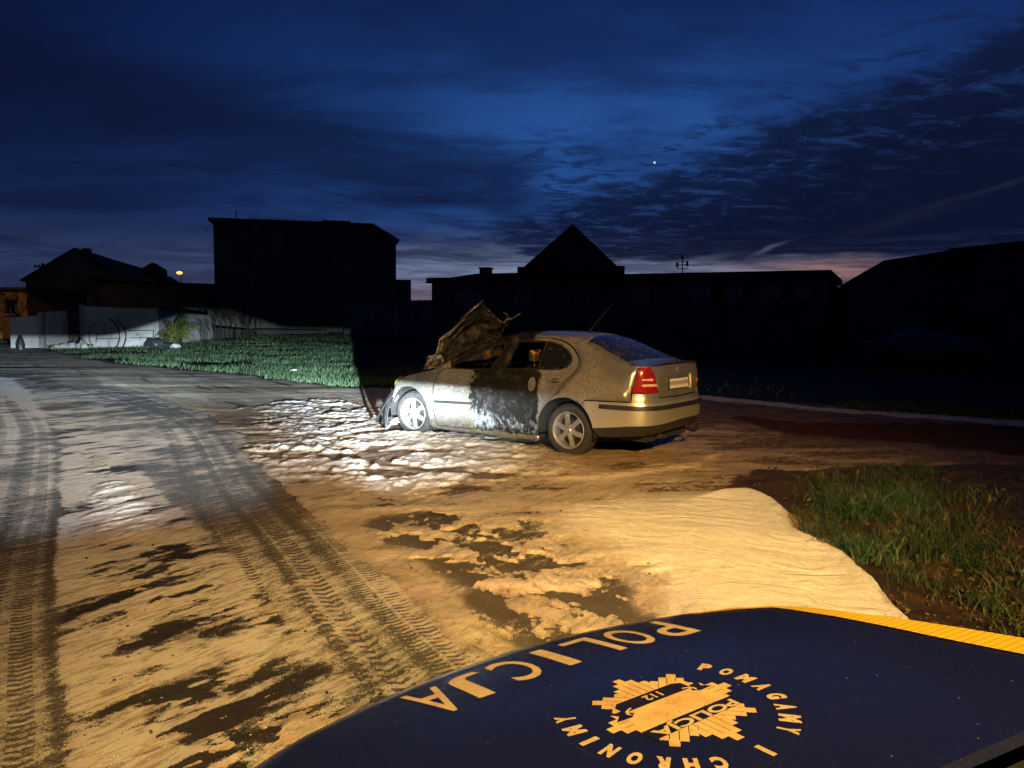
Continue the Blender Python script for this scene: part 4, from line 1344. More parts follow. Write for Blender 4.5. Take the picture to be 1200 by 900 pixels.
    for sg in (1, -1):
        st = MB()
        st.box(.90, 1.40, sg * .38 - .23, sg * .38 + .23, .22, .50)
        def lean(p, s=sg): return (p[0] - (p[2] - .45) * .33, p[1], p[2])
        st.box(.86, .98, sg * .38 - .22, sg * .38 + .22, .45, 1.02, lean)
        s_ = st.build('front_seat', M_CHAR, C)
        bv = s_.modifiers.new('soft', 'BEVEL'); bv.width = .04; bv.segments = 3
        h = MB().box(.70, .80, sg * .38 - .12, sg * .38 + .12, 1.08, 1.22)
        h.tube([(.76, sg * .38 - .06, .98), (.75, sg * .38 - .06, 1.12)], .007, 6).tube([(.76, sg * .38 + .06, .98), (.75, sg * .38 + .06, 1.12)], .007, 6)
        hh = h.build('headrest', M_HEADREST, s_)
        b3 = hh.modifiers.new('soft', 'BEVEL'); b3.width = .03; b3.segments = 3
    rs = MB().box(-.05, .42, -.64, .64, .22, .52).box(-.10, .02, -.64, .64, .5, .98, lambda p: (p[0] - (p[2] - .5) * .35, p[1], p[2]))
    rs_ = rs.build('rear_seat', M_CHAR, C); b4 = rs_.modifiers.new('soft', 'BEVEL'); b4.width = .04; b4.segments = 2
    # sooty mirror stump on the left front door, aerial on the roof
    mm = MB()
    mm.geo([(2.02, .80, .955), (1.87, .80, .960), (1.86, .815, 1.065), (1.90, .81, 1.045), (2.02, .835, .952), (1.875, .845, .955), (1.865, .845, 1.04), (1.90, .84, 1.03)],
           [(0, 1, 2, 3), (4, 7, 6, 5), (0, 3, 7, 4), (1, 5, 6, 2), (2, 6, 7, 3), (0, 4, 5, 1)])
    mm.build('mirror_stump', M_GREYMETAL, C)
    an = MB().tube([(.21, 0, 1.468), (.16, 0, 1.53), (-.115, 0, 1.81)], [.009, .005, .0028], 6)
    an.lathe([(.0, .02), (.018, .015), (.026, 0)], 12, (.21, 0, 1.462), 'z')
    an.build('aerial', M_TRIM, C, True)
    # ---- the raised, buckled bonnet
    nb, mb_ = 26, 30
    c00, c01 = Vector((2.26, .80, .905)), Vector((2.14, -.72, 1.0))        # low edge left, right
    c10, c11 = Vector((1.70, .42, 1.80)), Vector((1.905, -.52, 1.60))      # high edge left, right
    rnd = random.Random(3)
    def bpos(s, t):
        """s up, t from left to right"""
        p = (c00.lerp(c01, t)).lerp(c10.lerp(c11, t), s)
        # buckles
        ph = fbm(np.array([s * 3.1 + 2]), np.array([t * 2.4 + 5]), 1.0, 3, 0.6, 9)[0] - .5
        ph2 = fbm(np.array([s * 9]), np.array([t * 8]), 1.0, 2, 0.6, 19)[0] - .5
        nrm = Vector((-.85, .15, -.35)).normalized()
        p += nrm * (0.30 * ph + 0.08 * ph2)
        p += nrm * (-0.10 * math.sin(math.pi * s) - .05 * math.sin(math.pi * t * 2))
        # jag the upper edge, with a peak near the left and a dip at two thirds
        e = interp([(0, .04), (.06, .085), (.16, .02), (.3, -.0), (.45, -.035), (.62, -.085), (.72, -.10), (.82, -.06), (.93, .03), (1, .02)], t)
        p.z += e * s ** 3
        # the left flange turns back towards the viewer
        if t < .10: p += Vector((.02, .06, 0)) * ((.10 - t) / .10) * math.sin(math.pi * min(1, s * 1.1))
        return p
    V = [bpos(i / nb, j / mb_) for i in range(nb + 1) for j in range(mb_ + 1)]
    Fq = [(i * (mb_ + 1) + j, i * (mb_ + 1) + j + 1, (i + 1) * (mb_ + 1) + j + 1, (i + 1) * (mb_ + 1) + j) for i in range(nb) for j in range(mb_)]
    bo = mesh_obj('bonnet', V, Fq, M_BURNT, C, True, 50)
    tag(bo, 'burnt rusty bonnet standing up and buckled')
    sm = bo.modifiers.new('thickness', 'SOLIDIFY'); sm.thickness = 0.012
    ed = MB()
    # rolled flange along left and top edges and inner ribs hanging loose
    ed.tube([bpos(i / 12, 0.0) + Vector((0, .012, 0)) for i in range(13)], [.016] * 13, 7)
    ed.tube([bpos(i / 12, 0.035) + Vector((-.012, .03, 0)) for i in range(13)], [.010] * 13, 6)
    ed.tube([bpos(1, j / 16) + Vector((0, 0, .004)) for j in range(17)], [.014] * 17, 7)
    ed.tube([bpos(.97, .80), bpos(.97, .80) + Vector((-.05, -.02, .05)), bpos(.97, .80) + Vector((-.02, -.06, .12)), bpos(.97, .80) + Vector((.03, -.04, .14))], .007, 6)
    ed.tube([bpos(.95, .88), bpos(.95, .88) + Vector((-.06, -.10, .03)), bpos(.95, .88) + Vector((-.10, -.20, .09)), bpos(.95, .88) + Vector((-.11, -.24, .10))], .012, 6)
    ed.build('bent_flange', M_FLANGE, bo, True)
    # inner frame ribs pressed on the underside, seen through the buckles
    rb2 = MB()
    for (s0, t0, s1, t1, w) in ((.08, .10, .92, .16, .035), (.1, .9, .9, .55, .03), (.15, .12, .55, .85, .03), (.9, .15, .45, .9, .03), (.05, .1, .10, .95, .03)):
        pts = [bpos(s0 + (s1 - s0) * k / 10, t0 + (t1 - t0) * k / 10) + Vector((-.012, .014, -.01)) for k in range(11)]
        rb2.tube(pts, w * .45, 6)
    rb2.build('bonnet_frame', M_BURNT, bo, True)
    # low left corner folded forward
    fold = MB()
    a_, b_, c_, d_ = Vector((2.30, .825, .90)), Vector((2.325, .80, 1.095)), Vector((2.10, .70, 1.12)), Vector((2.02, .76, 1.0))
    g_ = []
    for i in range(7):
        for j in range(7):
            s, t = i / 6, j / 6
            p = (a_.lerp(d_, t)).lerp(b_.lerp(c_, t), s)
            p.y += .03 * math.sin(6 * s + 2 * t) + .02 * rnd.random()
            g_.append(p)
    fold.geo(g_, [(i * 7 + j, i * 7 + j + 1, (i + 1) * 7 + j + 1, (i + 1) * 7 + j) for i in range(6) for j in range(6)])
    f_ = fold.build('folded_corner', M_FLANGE, bo, True)
    sm2 = f_.modifiers.new('thickness', 'SOLIDIFY'); sm2.thickness = 0.008
    # scuttle panel and melted lamp
    MB().geo([(2.10, .74, .955), (2.10, -.74, .955), (2.32, -.78, .88), (2.32, .78, .88), (2.10, .0, .985), (2.32, 0, .91)], [(0, 4, 5, 3), (4, 1, 2, 5)]).build('scuttle', M_CHAR, C)
    lm = MB()
    rl = random.Random(11)
    vs_, fs_ = [], []
    for i in range(9):
        for j in range(12):
            a0 = math.pi * i / 8; b0 = 2 * math.pi * j / 12
            rr_ = 1 + .5 * (rl.random() - .5)
            vs_.append((2.90 + .085 * math.sin(a0) * math.cos(b0) * rr_, .70 + .09 * math.sin(a0) * math.sin(b0) * rr_, .685 + .10 * math.cos(a0) * rr_))
    for i in range(8):
        for j in range(12): fs_.append((i * 12 + j, i * 12 + (j + 1) % 12, (i + 1) * 12 + (j + 1) % 12, (i + 1) * 12 + j))
    lm.geo(vs_, fs_)
    l_ = lm.build('headlight', M_MELT, C, True, 25)
    tag(l_, 'melted yellowish headlight stump')
    sb = l_.modifiers.new('sub', 'SUBSURF'); sb.levels = 2; sb.render_levels = 2
    tx = bpy.data.textures.new('melt', 'CLOUDS'); tx.noise_scale = .05
    dm = l_.modifiers.new('melt', 'DISPLACE'); dm.texture = tx; dm.strength = .07
    # torn front bumper hanging down to the foam
    def strip(name, pts, w, m_, lab=None, tw=0.0, par=C, th=.008):
        vv = []
        P_ = [Vector(p) for p in catmull(pts, 5)]
        L_ = len(P_)
        for i, p in enumerate(P_):
            t = (P_[min(i + 1, L_ - 1)] - P_[max(0, i - 1)]).normalized()
            s_ = t.cross(Vector((.60, .80, 0))).normalized()
            s_ = (Matrix.Rotation(tw * i / L_, 3, t) @ s_)
            ww = w[0] + (w[1] - w[0]) * i / (L_ - 1)
            bow = t.cross(s_).normalized()
            for k in range(5):
                q_ = -1 + k / 2
                vv.append(p + s_ * ww * q_ + bow * .03 * (1 - q_ * q_) + Vector((0, 0, 1)) * .008 * rl.random())
        ff = [(i * 5 + k, i * 5 + k + 1, i * 5 + k + 6, i * 5 + k + 5) for i in range(L_ - 1) for k in range(4)]
        o_ = mesh_obj(name, vv, ff, m_, par, True, 60)
        z_ = o_.modifiers.new('thickness', 'SOLIDIFY'); z_.thickness = th
        if lab: tag(o_, lab)
        return o_
    fb = strip('front_bumper', [(2.90, .80, .52), (3.02, .78, .44), (3.18, .74, .30), (3.30, .70, .14)], (.055, .10), M_PALEPLASTIC, 'torn pale front bumper hanging from the wing')
    strip('bumper_strip', [(2.88, .83, .60), (2.98, .84, .52), (3.12, .84, .38), (3.26, .82, .22), (3.32, .80, .12)], (.030, .045), M_TRIM, None, .5, fb, .012)
    strip('bumper_strip', [(2.93, .84, .50), (3.02, .86, .36), (3.05, .87, .20), (3.03, .87, .04)], (.045, .030), M_TRIM, None, -.8, fb, .012)
    strip('bumper_strip', [(3.10, .70, .52), (3.20, .64, .46), (3.32, .58, .36), (3.40, .52, .20)], (.07, .09), M_PALEPLASTIC, None, .6, fb)
    strip('bumper_strip', [(2.80, .80, .18), (2.95, .84, .14), (3.05, .86, .05)], (.03, .05), M_PALEPLASTIC, None, .6, fb)
    strip('bumper_strip', [(3.12, .80, .36), (3.22, .74, .22), (3.30, .70, .05)], (.05, .03), M_TRIM, None, .9, fb, .012)
    MB().tube([(3.10, .72, .42), (3.15, 0, .40), (3.10, -.72, .42)], .035, 8).build('bumper_beam', M_CHAR, fb, True)


def m_plate(n):
    o = n.obj()
    x, y, z = n.xyz(o)
    a = n.noise(n.mapv(o, (1, 1, 3)), 18, 3)
    w = n.mul(n.ss(z, .852, .868), n.ss(z, .915, .895))
    c = n.mix(n.mul(w, 0.85), (0.62, 0.60, 0.56), n.mix(a, (0.12, 0.13, 0.14), (0.32, 0.33, 0.34)))
    c = n.mix(n.ss(y, 0.235, 0.25), c, (0.05, 0.06, 0.12))
    n.surf(c, 0.35, 0.0)


def m_badge(n):
    o = n.obj()
    x, y, z = n.xyz(o)
    r = n.m('SQRT', n.add(n.mul(y, y), n.mul(z, z)))
    c = n.mix(n.ss(r, 0.029, 0.026), (0.30, 0.29, 0.28), (0.05, 0.012, 0.010))
    n.surf(c, 0.3, 0.3)


def m_melt(n):
    o = n.obj()
    a = n.noise(o, 22, 4, 0.6)
    x, y, z = n.xyz(o)
    c = n.mix(n.ss(a, 0.42, 0.58), (0.75, 0.68, 0.16), (0.12, 0.09, 0.03))
    c = n.mix(n.ss(z, .70, .76), c, (0.06, 0.045, 0.025))
    n.surf(c, 0.5, 0.0, n.bump(a, .6, .01))


def m_flange(n):
    o = n.obj()
    a = n.noise(o, 16, 5, 0.65)
    x, y, z = n.xyz(o)
    c = n.mix(n.ss(a, 0.45, 0.60), (0.06, 0.05, 0.04), (0.46, 0.42, 0.33))
    n.surf(c, 0.45, 0.4, n.bump(a, .5, .008))


def m_head(n):
    o = n.obj()
    x, y, z = n.xyz(o)
    a = n.noise(o, 12, 4, 0.6)
    c = n.mix(n.ss(a, 0.52, 0.58), (0.02, 0.016, 0.013), (0.62, 0.22, 0.04))
    n.surf(c, 0.8, 0.0, n.bump(a, .6, .01))


M_PLATE = mat('number_plate', m_plate)
M_BADGE = mat('badge_enamel', m_badge)
M_MELT = mat('melted_lamp', m_melt)
M_FLANGE = mat('bare_edge_metal', m_flange)
M_HEADREST = mat('burnt_headrest', m_head)
M_CREAM = simple('cream_plastic', (0.80, 0.66, 0.30), 0.4, 0, 0.1)
M_GREYMETAL = simple('sooty_grey', (0.22, 0.20, 0.17), 0.6, 0.1, 0.5, 18)
M_PALEPLASTIC = simple('pale_plastic', (0.46, 0.50, 0.54), 0.4, 0.1, 0.3, 9)
M_WINGLASS = mat('smoked_glass', lambda n: n.surf(n.mix(n.ss(n.noise(n.obj(), 14, 4), .55, .75), (0.010, 0.010, 0.011), (0.05, 0.045, 0.04)), 0.12, 0.0, spec=0.6))
build_car()

# ---------------------------------------------------------------- the patrol car whose bonnet closes the foreground
PCAR = empty('police_car', (PC_E[0], PC_E[1], 0), math.atan2(PF[1], PF[0]),
             'dark blue police car in the foreground with golden badge and letters on its bonnet', 'car')


def hs(a, b):
    return 0.97 - 0.075 * a - 0.20 * max(a, 0) ** 2 - 0.037 * b * b


def hp(a, b, off=0.0):
    return (a, -b, hs(a, b) + off)


def m_blue(n):
    o = n.obj()
    a = n.noise(o, 2.5, 4, 0.6)
    fl = n.ss(n.noise(o, 900, 2, 0.6), 0.45, 0.8)
    c = n.mix(fl, (0.0045, 0.0065, 0.030), (0.010, 0.014, 0.055))
    dust = n.mul(n.ss(n.noise(o, 240, 3, 0.7), 0.56, 0.72), n.ss(a, 0.3, 0.7, 0.25, 0.9))
    c = n.mix(n.mul(dust, 0.28), c, (0.10, 0.085, 0.07))
    sp = n.mul(n.ss(n.voro(o, 26), 0.045, 0.028), 0.55)
    c = n.mix(sp, c, (0.35, 0.30, 0.24))
    n.surf(c, n.add(0.30, n.mul(n.sub(n.noise(o, 60, 3), 0.5), 0.22)), 0.0, n.bump(n.add(n.noise(o, 500, 2), n.mul(n.noise(o, 8, 3), 0.6)), 0.12, 0.002), spec=0.42,
           Coat_Weight=0.6, Coat_Roughness=0.12)


def m_gold(n):
    o = n.obj()
    a = n.noise(o, 30, 4, 0.6)
    hx = n.voro(o, 190)
    c = n.mix(n.ss(a, 0.3, 0.7), (0.48, 0.40, 0.23), (0.60, 0.52, 0.32))
    c = n.mix(n.ss(hx, 0.25, 0.45, 0.0, 0.22), c, (0.30, 0.20, 0.06))
    n.surf(c, 0.42, 0.15, n.bump(a, .15, .001))


def m_yellow(n):
    o = n.obj()
    x, y, z = n.xyz(o)
    ch = n.mul(n.m('SINE', n.mul(n.add(x, y), 210.0)), n.m('SINE', n.mul(n.sub(x, y), 210.0)))
    c = n.mix(n.ss(ch, -0.1, 0.1), (0.44, 0.30, 0.006), (0.66, 0.47, 0.012))
    c = n.mix(n.ss(n.noise(o, 9, 4), 0.5, 0.8, 0.0, 0.6), c, (0.36, 0.26, 0.008))
    n.surf(c, 0.38, 0.0, spec=0.5)


M_BLUE = mat('blue_car_paint', m_blue)
M_GOLD = mat('reflective_gold', m_gold)
M_GOLD2 = mat('gold_print', lambda n: n.surf(n.mix(n.ss(n.noise(n.obj(), 22, 4), .3, .7), (0.46, 0.32, 0.14), (0.62, 0.46, 0.22)), 0.45, 0.15))
M_INK = simple('dark_print', (0.006, 0.007, 0.016), 0.4, 0, 0.2, 20)
M_YELLOW = mat('yellow_reflective', m_yellow)
M_LENS = mat('headlamp_lens', lambda n: n.surf((0.75, 0.78, 0.80), 0.08, 0.3, spec=0.8))
M_WSCREEN = mat('windscreen_glass', lambda n: n.surf(n.mix(n.noise(n.obj(), 3, 3), (0.006, 0.007, 0.009), (0.012, 0.013, 0.016)), 0.07, 0.0, spec=0.6))

FR = [(.235, .572), (.285, .50), (.325, .41), (.355, .30), (.382, .20), (.394, .10), (.398, 0.0)]


def text_mesh(txt, size, squeeze=1.0, bold=0.0):
    cu = bpy.data.curves.new('t', 'FONT')
    cu.body = txt; cu.size = size; cu.align_x = 'CENTER'; cu.align_y = 'CENTER'; cu.offset = bold
    cu.resolution_u = 4
    ob = bpy.data.objects.new('t', cu)
    COL.objects.link(ob)
    dg = bpy.context.evaluated_depsgraph_get()
    me = bpy.data.meshes.new_from_object(ob.evaluated_get(dg))
    bpy.data.objects.remove(ob)
    bm = bmesh.new(); bm.from_mesh(me)
    for k in range(-8, 9):
        bmesh.ops.bisect_plane(bm, geom=bm.verts[:] + bm.edges[:] + bm.faces[:], plane_co=(0, k * size * .12, 0), plane_no=(0, 1, 0))
    v = [(p.co.x * squeeze, p.co.y) for p in bm.verts]
    f = [tuple(q.index for q in p.verts) for p in bm.faces]
    ys = [p[1] for p in v]; xs = [p[0] for p in v]
    cy = (max(ys) + min(ys)) / 2; cx = (max(xs) + min(xs)) / 2
    v = [(p[0] - cx, p[1] - cy) for p in v]
    bm.free(); bpy.data.meshes.remove(me)
    return v, f


def decal(name, v, f, fn, m_, par, off):
    """lay flat mesh on the bonnet; fn maps (x to the reader's right, y up) to (a, b)"""
    P = [hp(*fn(x, y), off) for x, y in v]
    # make every face look up
    F = []
    for t in f:
        a_, b_, c_ = (Vector(P[i]) for i in t[:3])
        F.append(t if (b_ - a_).cross(c_ - a_).z > 0 else t[::-1])
    return mesh_obj(name, P, F, m_, par)


def build_police():
    C = PCAR
    # bonnet
    left = [(-p[0] * 0 + p[0], -p[1]) for p in FR[:-1]][::-1]
    outl = FR + left
    side_r = [(-.40, .715), (-.25, .682), (-.10, .642), (.0, .622), (.10, .602), (.20, .582)]
    side_l = [(a, -b) for a, b in side_r][::-1]
    rear = [(-.33 - .12 * abs(b) ** 1.2, b) for b in np.linspace(-.70, .70, 15)]
    outline = [(a, b) for a, b in outl] + side_l + rear + side_r
    bonnet = panel('bonnet', outline, [], lambda a, b: hp(a, b, 0.0), 0.028, M_BLUE, C, 0.02, True)
    # wing tops and nose: rings running round the front of the car
    inner = [(-.42, .718)] + side_r[1:] + FR
    full_in = inner + [(a, -b) for a, b in inner[:-1]][::-1]
    outer = [(-.42, .868), (-.25, .830), (-.10, .770), (.0, .722), (.10, .672), (.20, .626), (.250, .585), (.30, .508), (.338, .416), (.368, .304), (.395, .202), (.406, .10), (.410, 0)]
    full_out = outer + [(a, -b) for a, b in outer[:-1]][::-1]
    nO = len(full_out)
    # continue both wings back to the doors
    tail = [(-1.10, .875), (-.85, .885), (-.62, .885)]
    tail_in = [(-1.10, .79), (-.85, .765), (-.62, .738)]
    fo = tail + full_out + [(a, -b) for a, b in tail][::-1]
    fi = tail_in + full_in + [(a, -b) for a, b in tail_in][::-1]

    def nrm(i):
        p0 = fo[max(i - 1, 0)]; p1 = fo[min(i + 1, len(fo) - 1)]
        d = Vector((p1[0] - p0[0], p1[1] - p0[1])).normalized()
        q = Vector((-d.y, d.x))
        if q.dot(Vector((fo[i][0] + .4, fo[i][1]))) < 0: q = -q
        return q
    rows = [[hp(a, b, -.001) for a, b in fi], [hp(*fo[i], 0) for i in range(len(fo))]]
    for r_, th in ((.085, 22), (.085, 45), (.085, 68), (.085, 88)):
        rows.append([(fo[i][0] + nrm(i).x * r_ * math.sin(R(th)), -(fo[i][1] + nrm(i).y * r_ * math.sin(R(th))), hs(*fo[i]) - r_ * (1 - math.cos(R(th))) * 1.3) for i in range(len(fo))])
    for e, z in ((.095, .76), (.105, .66), (.15, .60), (.17, .48), (.16, .36), (.12, .26), (.08, .20)):
        rr = []
        for i in range(len(fo)):
            w = float(sstep(np.float64(fo[i][0]), -.35, .25))
            ee = .088 + (e - .088) * w
            rr.append((fo[i][0] + nrm(i).x * ee, -(fo[i][1] + nrm(i).y * ee * (1 if w > 0 else .6)), z))
        rows.append(rr)
    n_ = len(fo)
    mb = MB()
    V = [p for r in rows for p in r]
    F = []
    for i in range(len(rows) - 1):
        for k in range(n_ - 1):
            q = (i * n_ + k, i * n_ + k + 1, (i + 1) * n_ + k + 1, (i + 1) * n_ + k)
            c = sum((Vector(V[j]) for j in q), Vector()) / 4
            if math.hypot(c.x + .42, c.z - .32) < .36 and abs(c.y) > .6: continue
            F.append(q)
    mb.geo(V, F)
    shell = mb.build('front_body', M_BLUE, C, True, 60)
    sd = shell.modifiers.new('round', 'SUBSURF'); sd.levels = 1; sd.render_levels = 1
    # yellow reflective strip on the right wing top
    ys = []
    for (a0, b0), (a1, b1) in zip(inner[:9], outer[:9]):
        w = 0.86
        ys.append([hp(a0 + (a1 - a0) * s, b0 + (b1 - b0) * s, .0035) for s in (.04, .35, .7, w)])
    for a0, b0, a1, b1 in ():
        pass
    yb = MB().geo([p for r in ys for p in r], [(i * 4 + k, i * 4 + k + 1, i * 4 + k + 5, i * 4 + k + 4) for i in range(len(ys) - 1) for k in range(3)])
    yb.build('reflective_strip', M_YELLOW, C, True)
    # POLICJA along the front edge, read by someone facing the car
    for k, ch in enumerate('POLICJA'):
        v, f = text_mesh(ch, .128, 1.0, .0012)
        mx = max(abs(x) for x, _ in v); my = max(abs(y) for _, y in v)
        hw = .036 if ch != 'I' else .0150
        b0 = .285 - k * .0925
        a0 = .318 - .34 * (b0 - 0) ** 2
        v = [(x / mx * hw, y / my * .067) for x, y in v]
        decal('letter', v, f, lambda x, y, b0=b0, a0=a0: (a0 - y, b0 - x), M_GOLD, bonnet, .0007)
    # ring of words round the star
    for k, ch in enumerate('POMAGAMY I CHRONIMY'):
        if ch == ' ': continue
        v, f = text_mesh(ch, .030, 1.0, .0020)
        mx = max(abs(x) for x, _ in v); my = max(abs(y) for _, y in v)
        hw = {'I': .0048, 'M': .0125}.get(ch, .0102)
        v = [(x / mx * hw, y / my * .0165) for x, y in v]
        ph = (k - 9) * .222

        def fn(x, y, ph=ph):
            rr = .176 + y
            u = (-math.cos(ph), -math.sin(ph)); t = (-(-math.sin(ph)), -math.cos(ph))
            # u outward in (a,b); reader's right runs clockwise as seen from above
            return (rr * u[0] + x * math.sin(ph) * 1.0, rr * u[1] - x * math.cos(ph))
        decal('ring_letter', v, f, fn, M_GOLD, bonnet, .0007)
    # thin rim of the round sticker
    rim = []
    nn = 72
    for k in range(nn):
        w = 2 * math.pi * k / nn
        rim.append((.2005 * math.cos(w), .2005 * math.sin(w)))
    for k in range(nn):
        w = 2 * math.pi * k / nn
        rim.append((.2013 * math.cos(w), .2013 * math.sin(w)))
    decal('sticker_rim', rim, [(k, (k + 1) % nn, nn + (k + 1) % nn, nn + k) for k in range(nn)], lambda x, y: (x, y), simple('sticker_edge', (.020, .019, .024), .35), bonnet, .0005)
    # eight-pointed star built of bundled bars
    bars, shade = [], []
    for k in range(8):
        w = k * math.pi / 4
        L0 = .134 if k % 2 == 0 else .128
        d = (math.cos(w), math.sin(w)); q = (-d[1], d[0])
        for j, (off, L) in enumerate(((0, L0), (1, L0 - .016), (-1, L0 - .016), (2, L0 - .034), (-2, L0 - .034), (3, L0 - .052), (-3, L0 - .052))):
            c0 = off * .0145
            hw = .0080 if off == 0 else .0070
            bars.append([(d[0] * r + q[0] * (c0 + s * hw), d[1] * r + q[1] * (c0 + s * hw)) for r, s in ((.02, -1), (.02, 1), (L, 1), (L, -1))])
    star = []
    nv, nf = [], []
    for i, b_ in enumerate(bars):
        lift = .0004 + .00003 * (i % 7) + .000004 * (i // 7)
        k0 = len(nv)
        for q_ in range(9):
            t_ = q_ / 8
            for e0, e1 in ((0, 3), (1, 2)):
                nv.append(hp(b_[e0][0] + (b_[e1][0] - b_[e0][0]) * t_, b_[e0][1] + (b_[e1][1] - b_[e0][1]) * t_, lift))
        nf += [(k0 + 2 * q_, k0 + 2 * q_ + 1, k0 + 2 * q_ + 3, k0 + 2 * q_ + 2) for q_ in range(8)]
    Fx = []
    for t in nf:
        a_, b_, c_ = (Vector(nv[i]) for i in t[:3])
        Fx.append(t if (b_ - a_).cross(c_ - a_).z > 0 else t[::-1])
    # dark joint lines under the bars
    st = mesh_obj('star_rays', nv, Fx, M_GOLD2, bonnet)
    under = [(.109 * math.cos(2 * math.pi * k / 16) * (1 if k % 2 == 0 else .86), .109 * math.sin(2 * math.pi * k / 16) * (1 if k % 2 == 0 else .86)) for k in range(16)]
    decal('star_ground', under, [tuple(range(16))], lambda x, y: (x, y), M_INK, bonnet, .0002)
    # joints drawn over the bundle so the bars read apart
    jv, jf = [], []
    for k in range(8):
        w = k * math.pi / 4
        d = (math.cos(w), math.sin(w)); q = (-d[1], d[0])
        for off in (-2.5, -1.5, -.5, .5, 1.5, 2.5):
            c0 = off * .0145; L = .118 - abs(off) * .017
            r0 = .030 + abs(off) * .016
            for q_ in range(6):
                ra, rb_ = r0 + (L - r0) * q_ / 6, r0 + (L - r0) * (q_ + 1) / 6
                i = len(jv)
                jv += [(d[0] * r + q[0] * (c0 + s * .0006), d[1] * r + q[1] * (c0 + s * .0006)) for r, s in ((ra, -1), (ra, 1), (rb_, 1), (rb_, -1))]
                jf.append((i, i + 1, i + 2, i + 3))
    decal('ray_joints', jv, jf, lambda x, y: (x, y), M_INK, bonnet, .0007)
    # ribbon bands (reader's frame: x to reader's right = -b, y up = -a)
    rd = lambda x, y: (-y, -x)

    def ribbon(name, poly, m_, off):
        v, f = flat_panel(poly, [], .018)
        decal(name, v, f, rd, m_, bonnet, off)
    ribbon('ribbon_edge', [(-.085, -.062), (.070, -.062), (.083, -.052), (.083, .020), (.072, .028), (-.072, .028), (-.085, .016)], M_GOLD2, .0009)
    up = [(-.074, -.052), (-.060, -.060), (.066, -.060), (.078, -.050), (.078, -.028), (-.074, -.028)]
    ribbon('upper_ribbon', up, M_INK, .0010)
    ribbon('ribbon_field', [(-.088, -.025), (.088, -.025), (.092, .030), (-.092, .030)], M_GOLD2, .0011)
    ribbon('lower_ribbon', [(-.100, .033), (.100, .033), (.100, .062), (-.100, .062)], M_INK, .0012)
    for s in (-1, 1):
        ribbon('ribbon_fold', [(s * .078, -.036), (s * .100, -.036), (s * .092, -.024), (s * .108, -.012), (s * .078, -.010), (s * .066, -.018)], M_INK, .0013)
        cv = catmull([(s * .060, -.036), (s * .074, -.030), (s * .078, -.020), (s * .068, -.014), (s * .058, -.020)], 4)
        pv = [(x, y) for x, y in cv] + [(x * .94, y + .0022) for x, y in cv][::-1]
        ribbon('ribbon_curl', pv, M_GOLD, .0014)
    # radiating engraving at the centre
    rv, rf = [], []
    for k in range(20):
        w = 2 * math.pi * k / 20 + .1
        L = .030 if k % 2 else .045
        i = len(rv)
        rv += [(.003 * math.cos(w), .002 + .003 * math.sin(w)), (L * math.cos(w + .015), .002 + L * .55 * math.sin(w + .015)), (L * math.cos(w - .015), .002 + L * .55 * math.sin(w - .015))]
        rf.append((i, i + 1, i + 2))
    decal('engraved_rays', rv, rf, rd, simple('engraving', (.16, .08, .03), .5), bonnet, .0013)
    v, f = text_mesh('112', .024, 1.15, .0008)
    decal('ribbon_text', [(x + .0, y - .044) for x, y in v], f, rd, M_GOLD, bonnet, .0014)
    v, f = text_mesh('POLICJA', .0300, 1.0, .0010)
    mx = max(abs(x) for x, _ in v)
    decal('ribbon_text', [(x / mx * .090, y * .95 + .0475) for x, y in v], f, rd, M_GOLD, bonnet, .0015)
    # cowl, wipers, screen, grille, lamps, cabin, wheels
    rear_edge = [(-.345 - .12 * abs(b) ** 1.2, b) for b in np.linspace(-.72, .72, 15)]
    cw = [hp(a, b, -.030) for a, b in rear_edge] + [(-.60 - .12 * b * b, -b, .955 - .03 * abs(b)) for b in np.linspace(-.72, .72, 15)]
    MB().geo(cw, [(i, i + 1, i + 16, i + 15) for i in range(14)]).build('cowl', M_TRIM, C, True)
    for b0 in (-.45, .12):
        MB().tube([(-.50, -b0, .955), (-.56, -(b0 + .25), .985), (-.66, -(b0 + .55), 1.03)], .010, 6).tube([(-.58, -(b0 + .12), .99), (-.66, -(b0 + .55), 1.035)], .006, 6).build('wiper', M_TRIM, C)
    sec = [(-.60, .72, .955), (-1.28, .58, 1.40), (-1.75, .57, 1.455), (-2.35, .56, 1.43), (-2.95, .62, 1.15), (-3.2, .70, .98)]
    for i, nm, m_ in ((0, 'windscreen', M_WSCREEN), (1, 'roof', M_BLUE), (2, 'roof_rear', M_BLUE), (3, 'rear_window', M_WSCREEN), (4, 'boot_lid', M_BLUE)):
        (a0, w0, z0), (a1, w1, z1) = sec[i], sec[i + 1]
        vv = []
        for a, w, z in ((a0, w0, z0), (a1, w1, z1)):
            vv += [(a - .06 * (s * s) * (-1 if i == 0 else 0), -w * s, z - .035 * s * s) for s in np.linspace(-1, 1, 9)]
        MB().geo(vv, [(k, k + 1, k + 10, k + 9) for k in range(8)]).build(nm, m_, C, True)
    for s in (-1, 1):
        gh = [(-.62, .93), (-1.28, 1.36), (-1.75, 1.415), (-2.35, 1.39), (-2.95, 1.11), (-3.0, .95)]
        ww = {0: .72, 1: .58, 2: .57, 3: .56, 4: .62, 5: .80}
        vv = [(a, s * ww[i], z) for i, (a, z) in enumerate(gh)] + [(-1.3, s * .80, .94), (-2.2, s * .80, .94)]
        MB().geo(vv, [(0, 6, 1), (6, 2, 1), (6, 7, 2), (7, 3, 2), (7, 5, 3), (5, 4, 3)]).build('side_window', M_WSCREEN, C, False)
        dd = [(-1.10, .20), (-1.10, .93), (-2.1, .95), (-3.0, .95), (-3.55, .90), (-3.62, .5), (-3.5, .25), (-3.2, .25), (-3.05, .55), (-2.8, .66), (-2.55, .55), (-2.42, .22)]
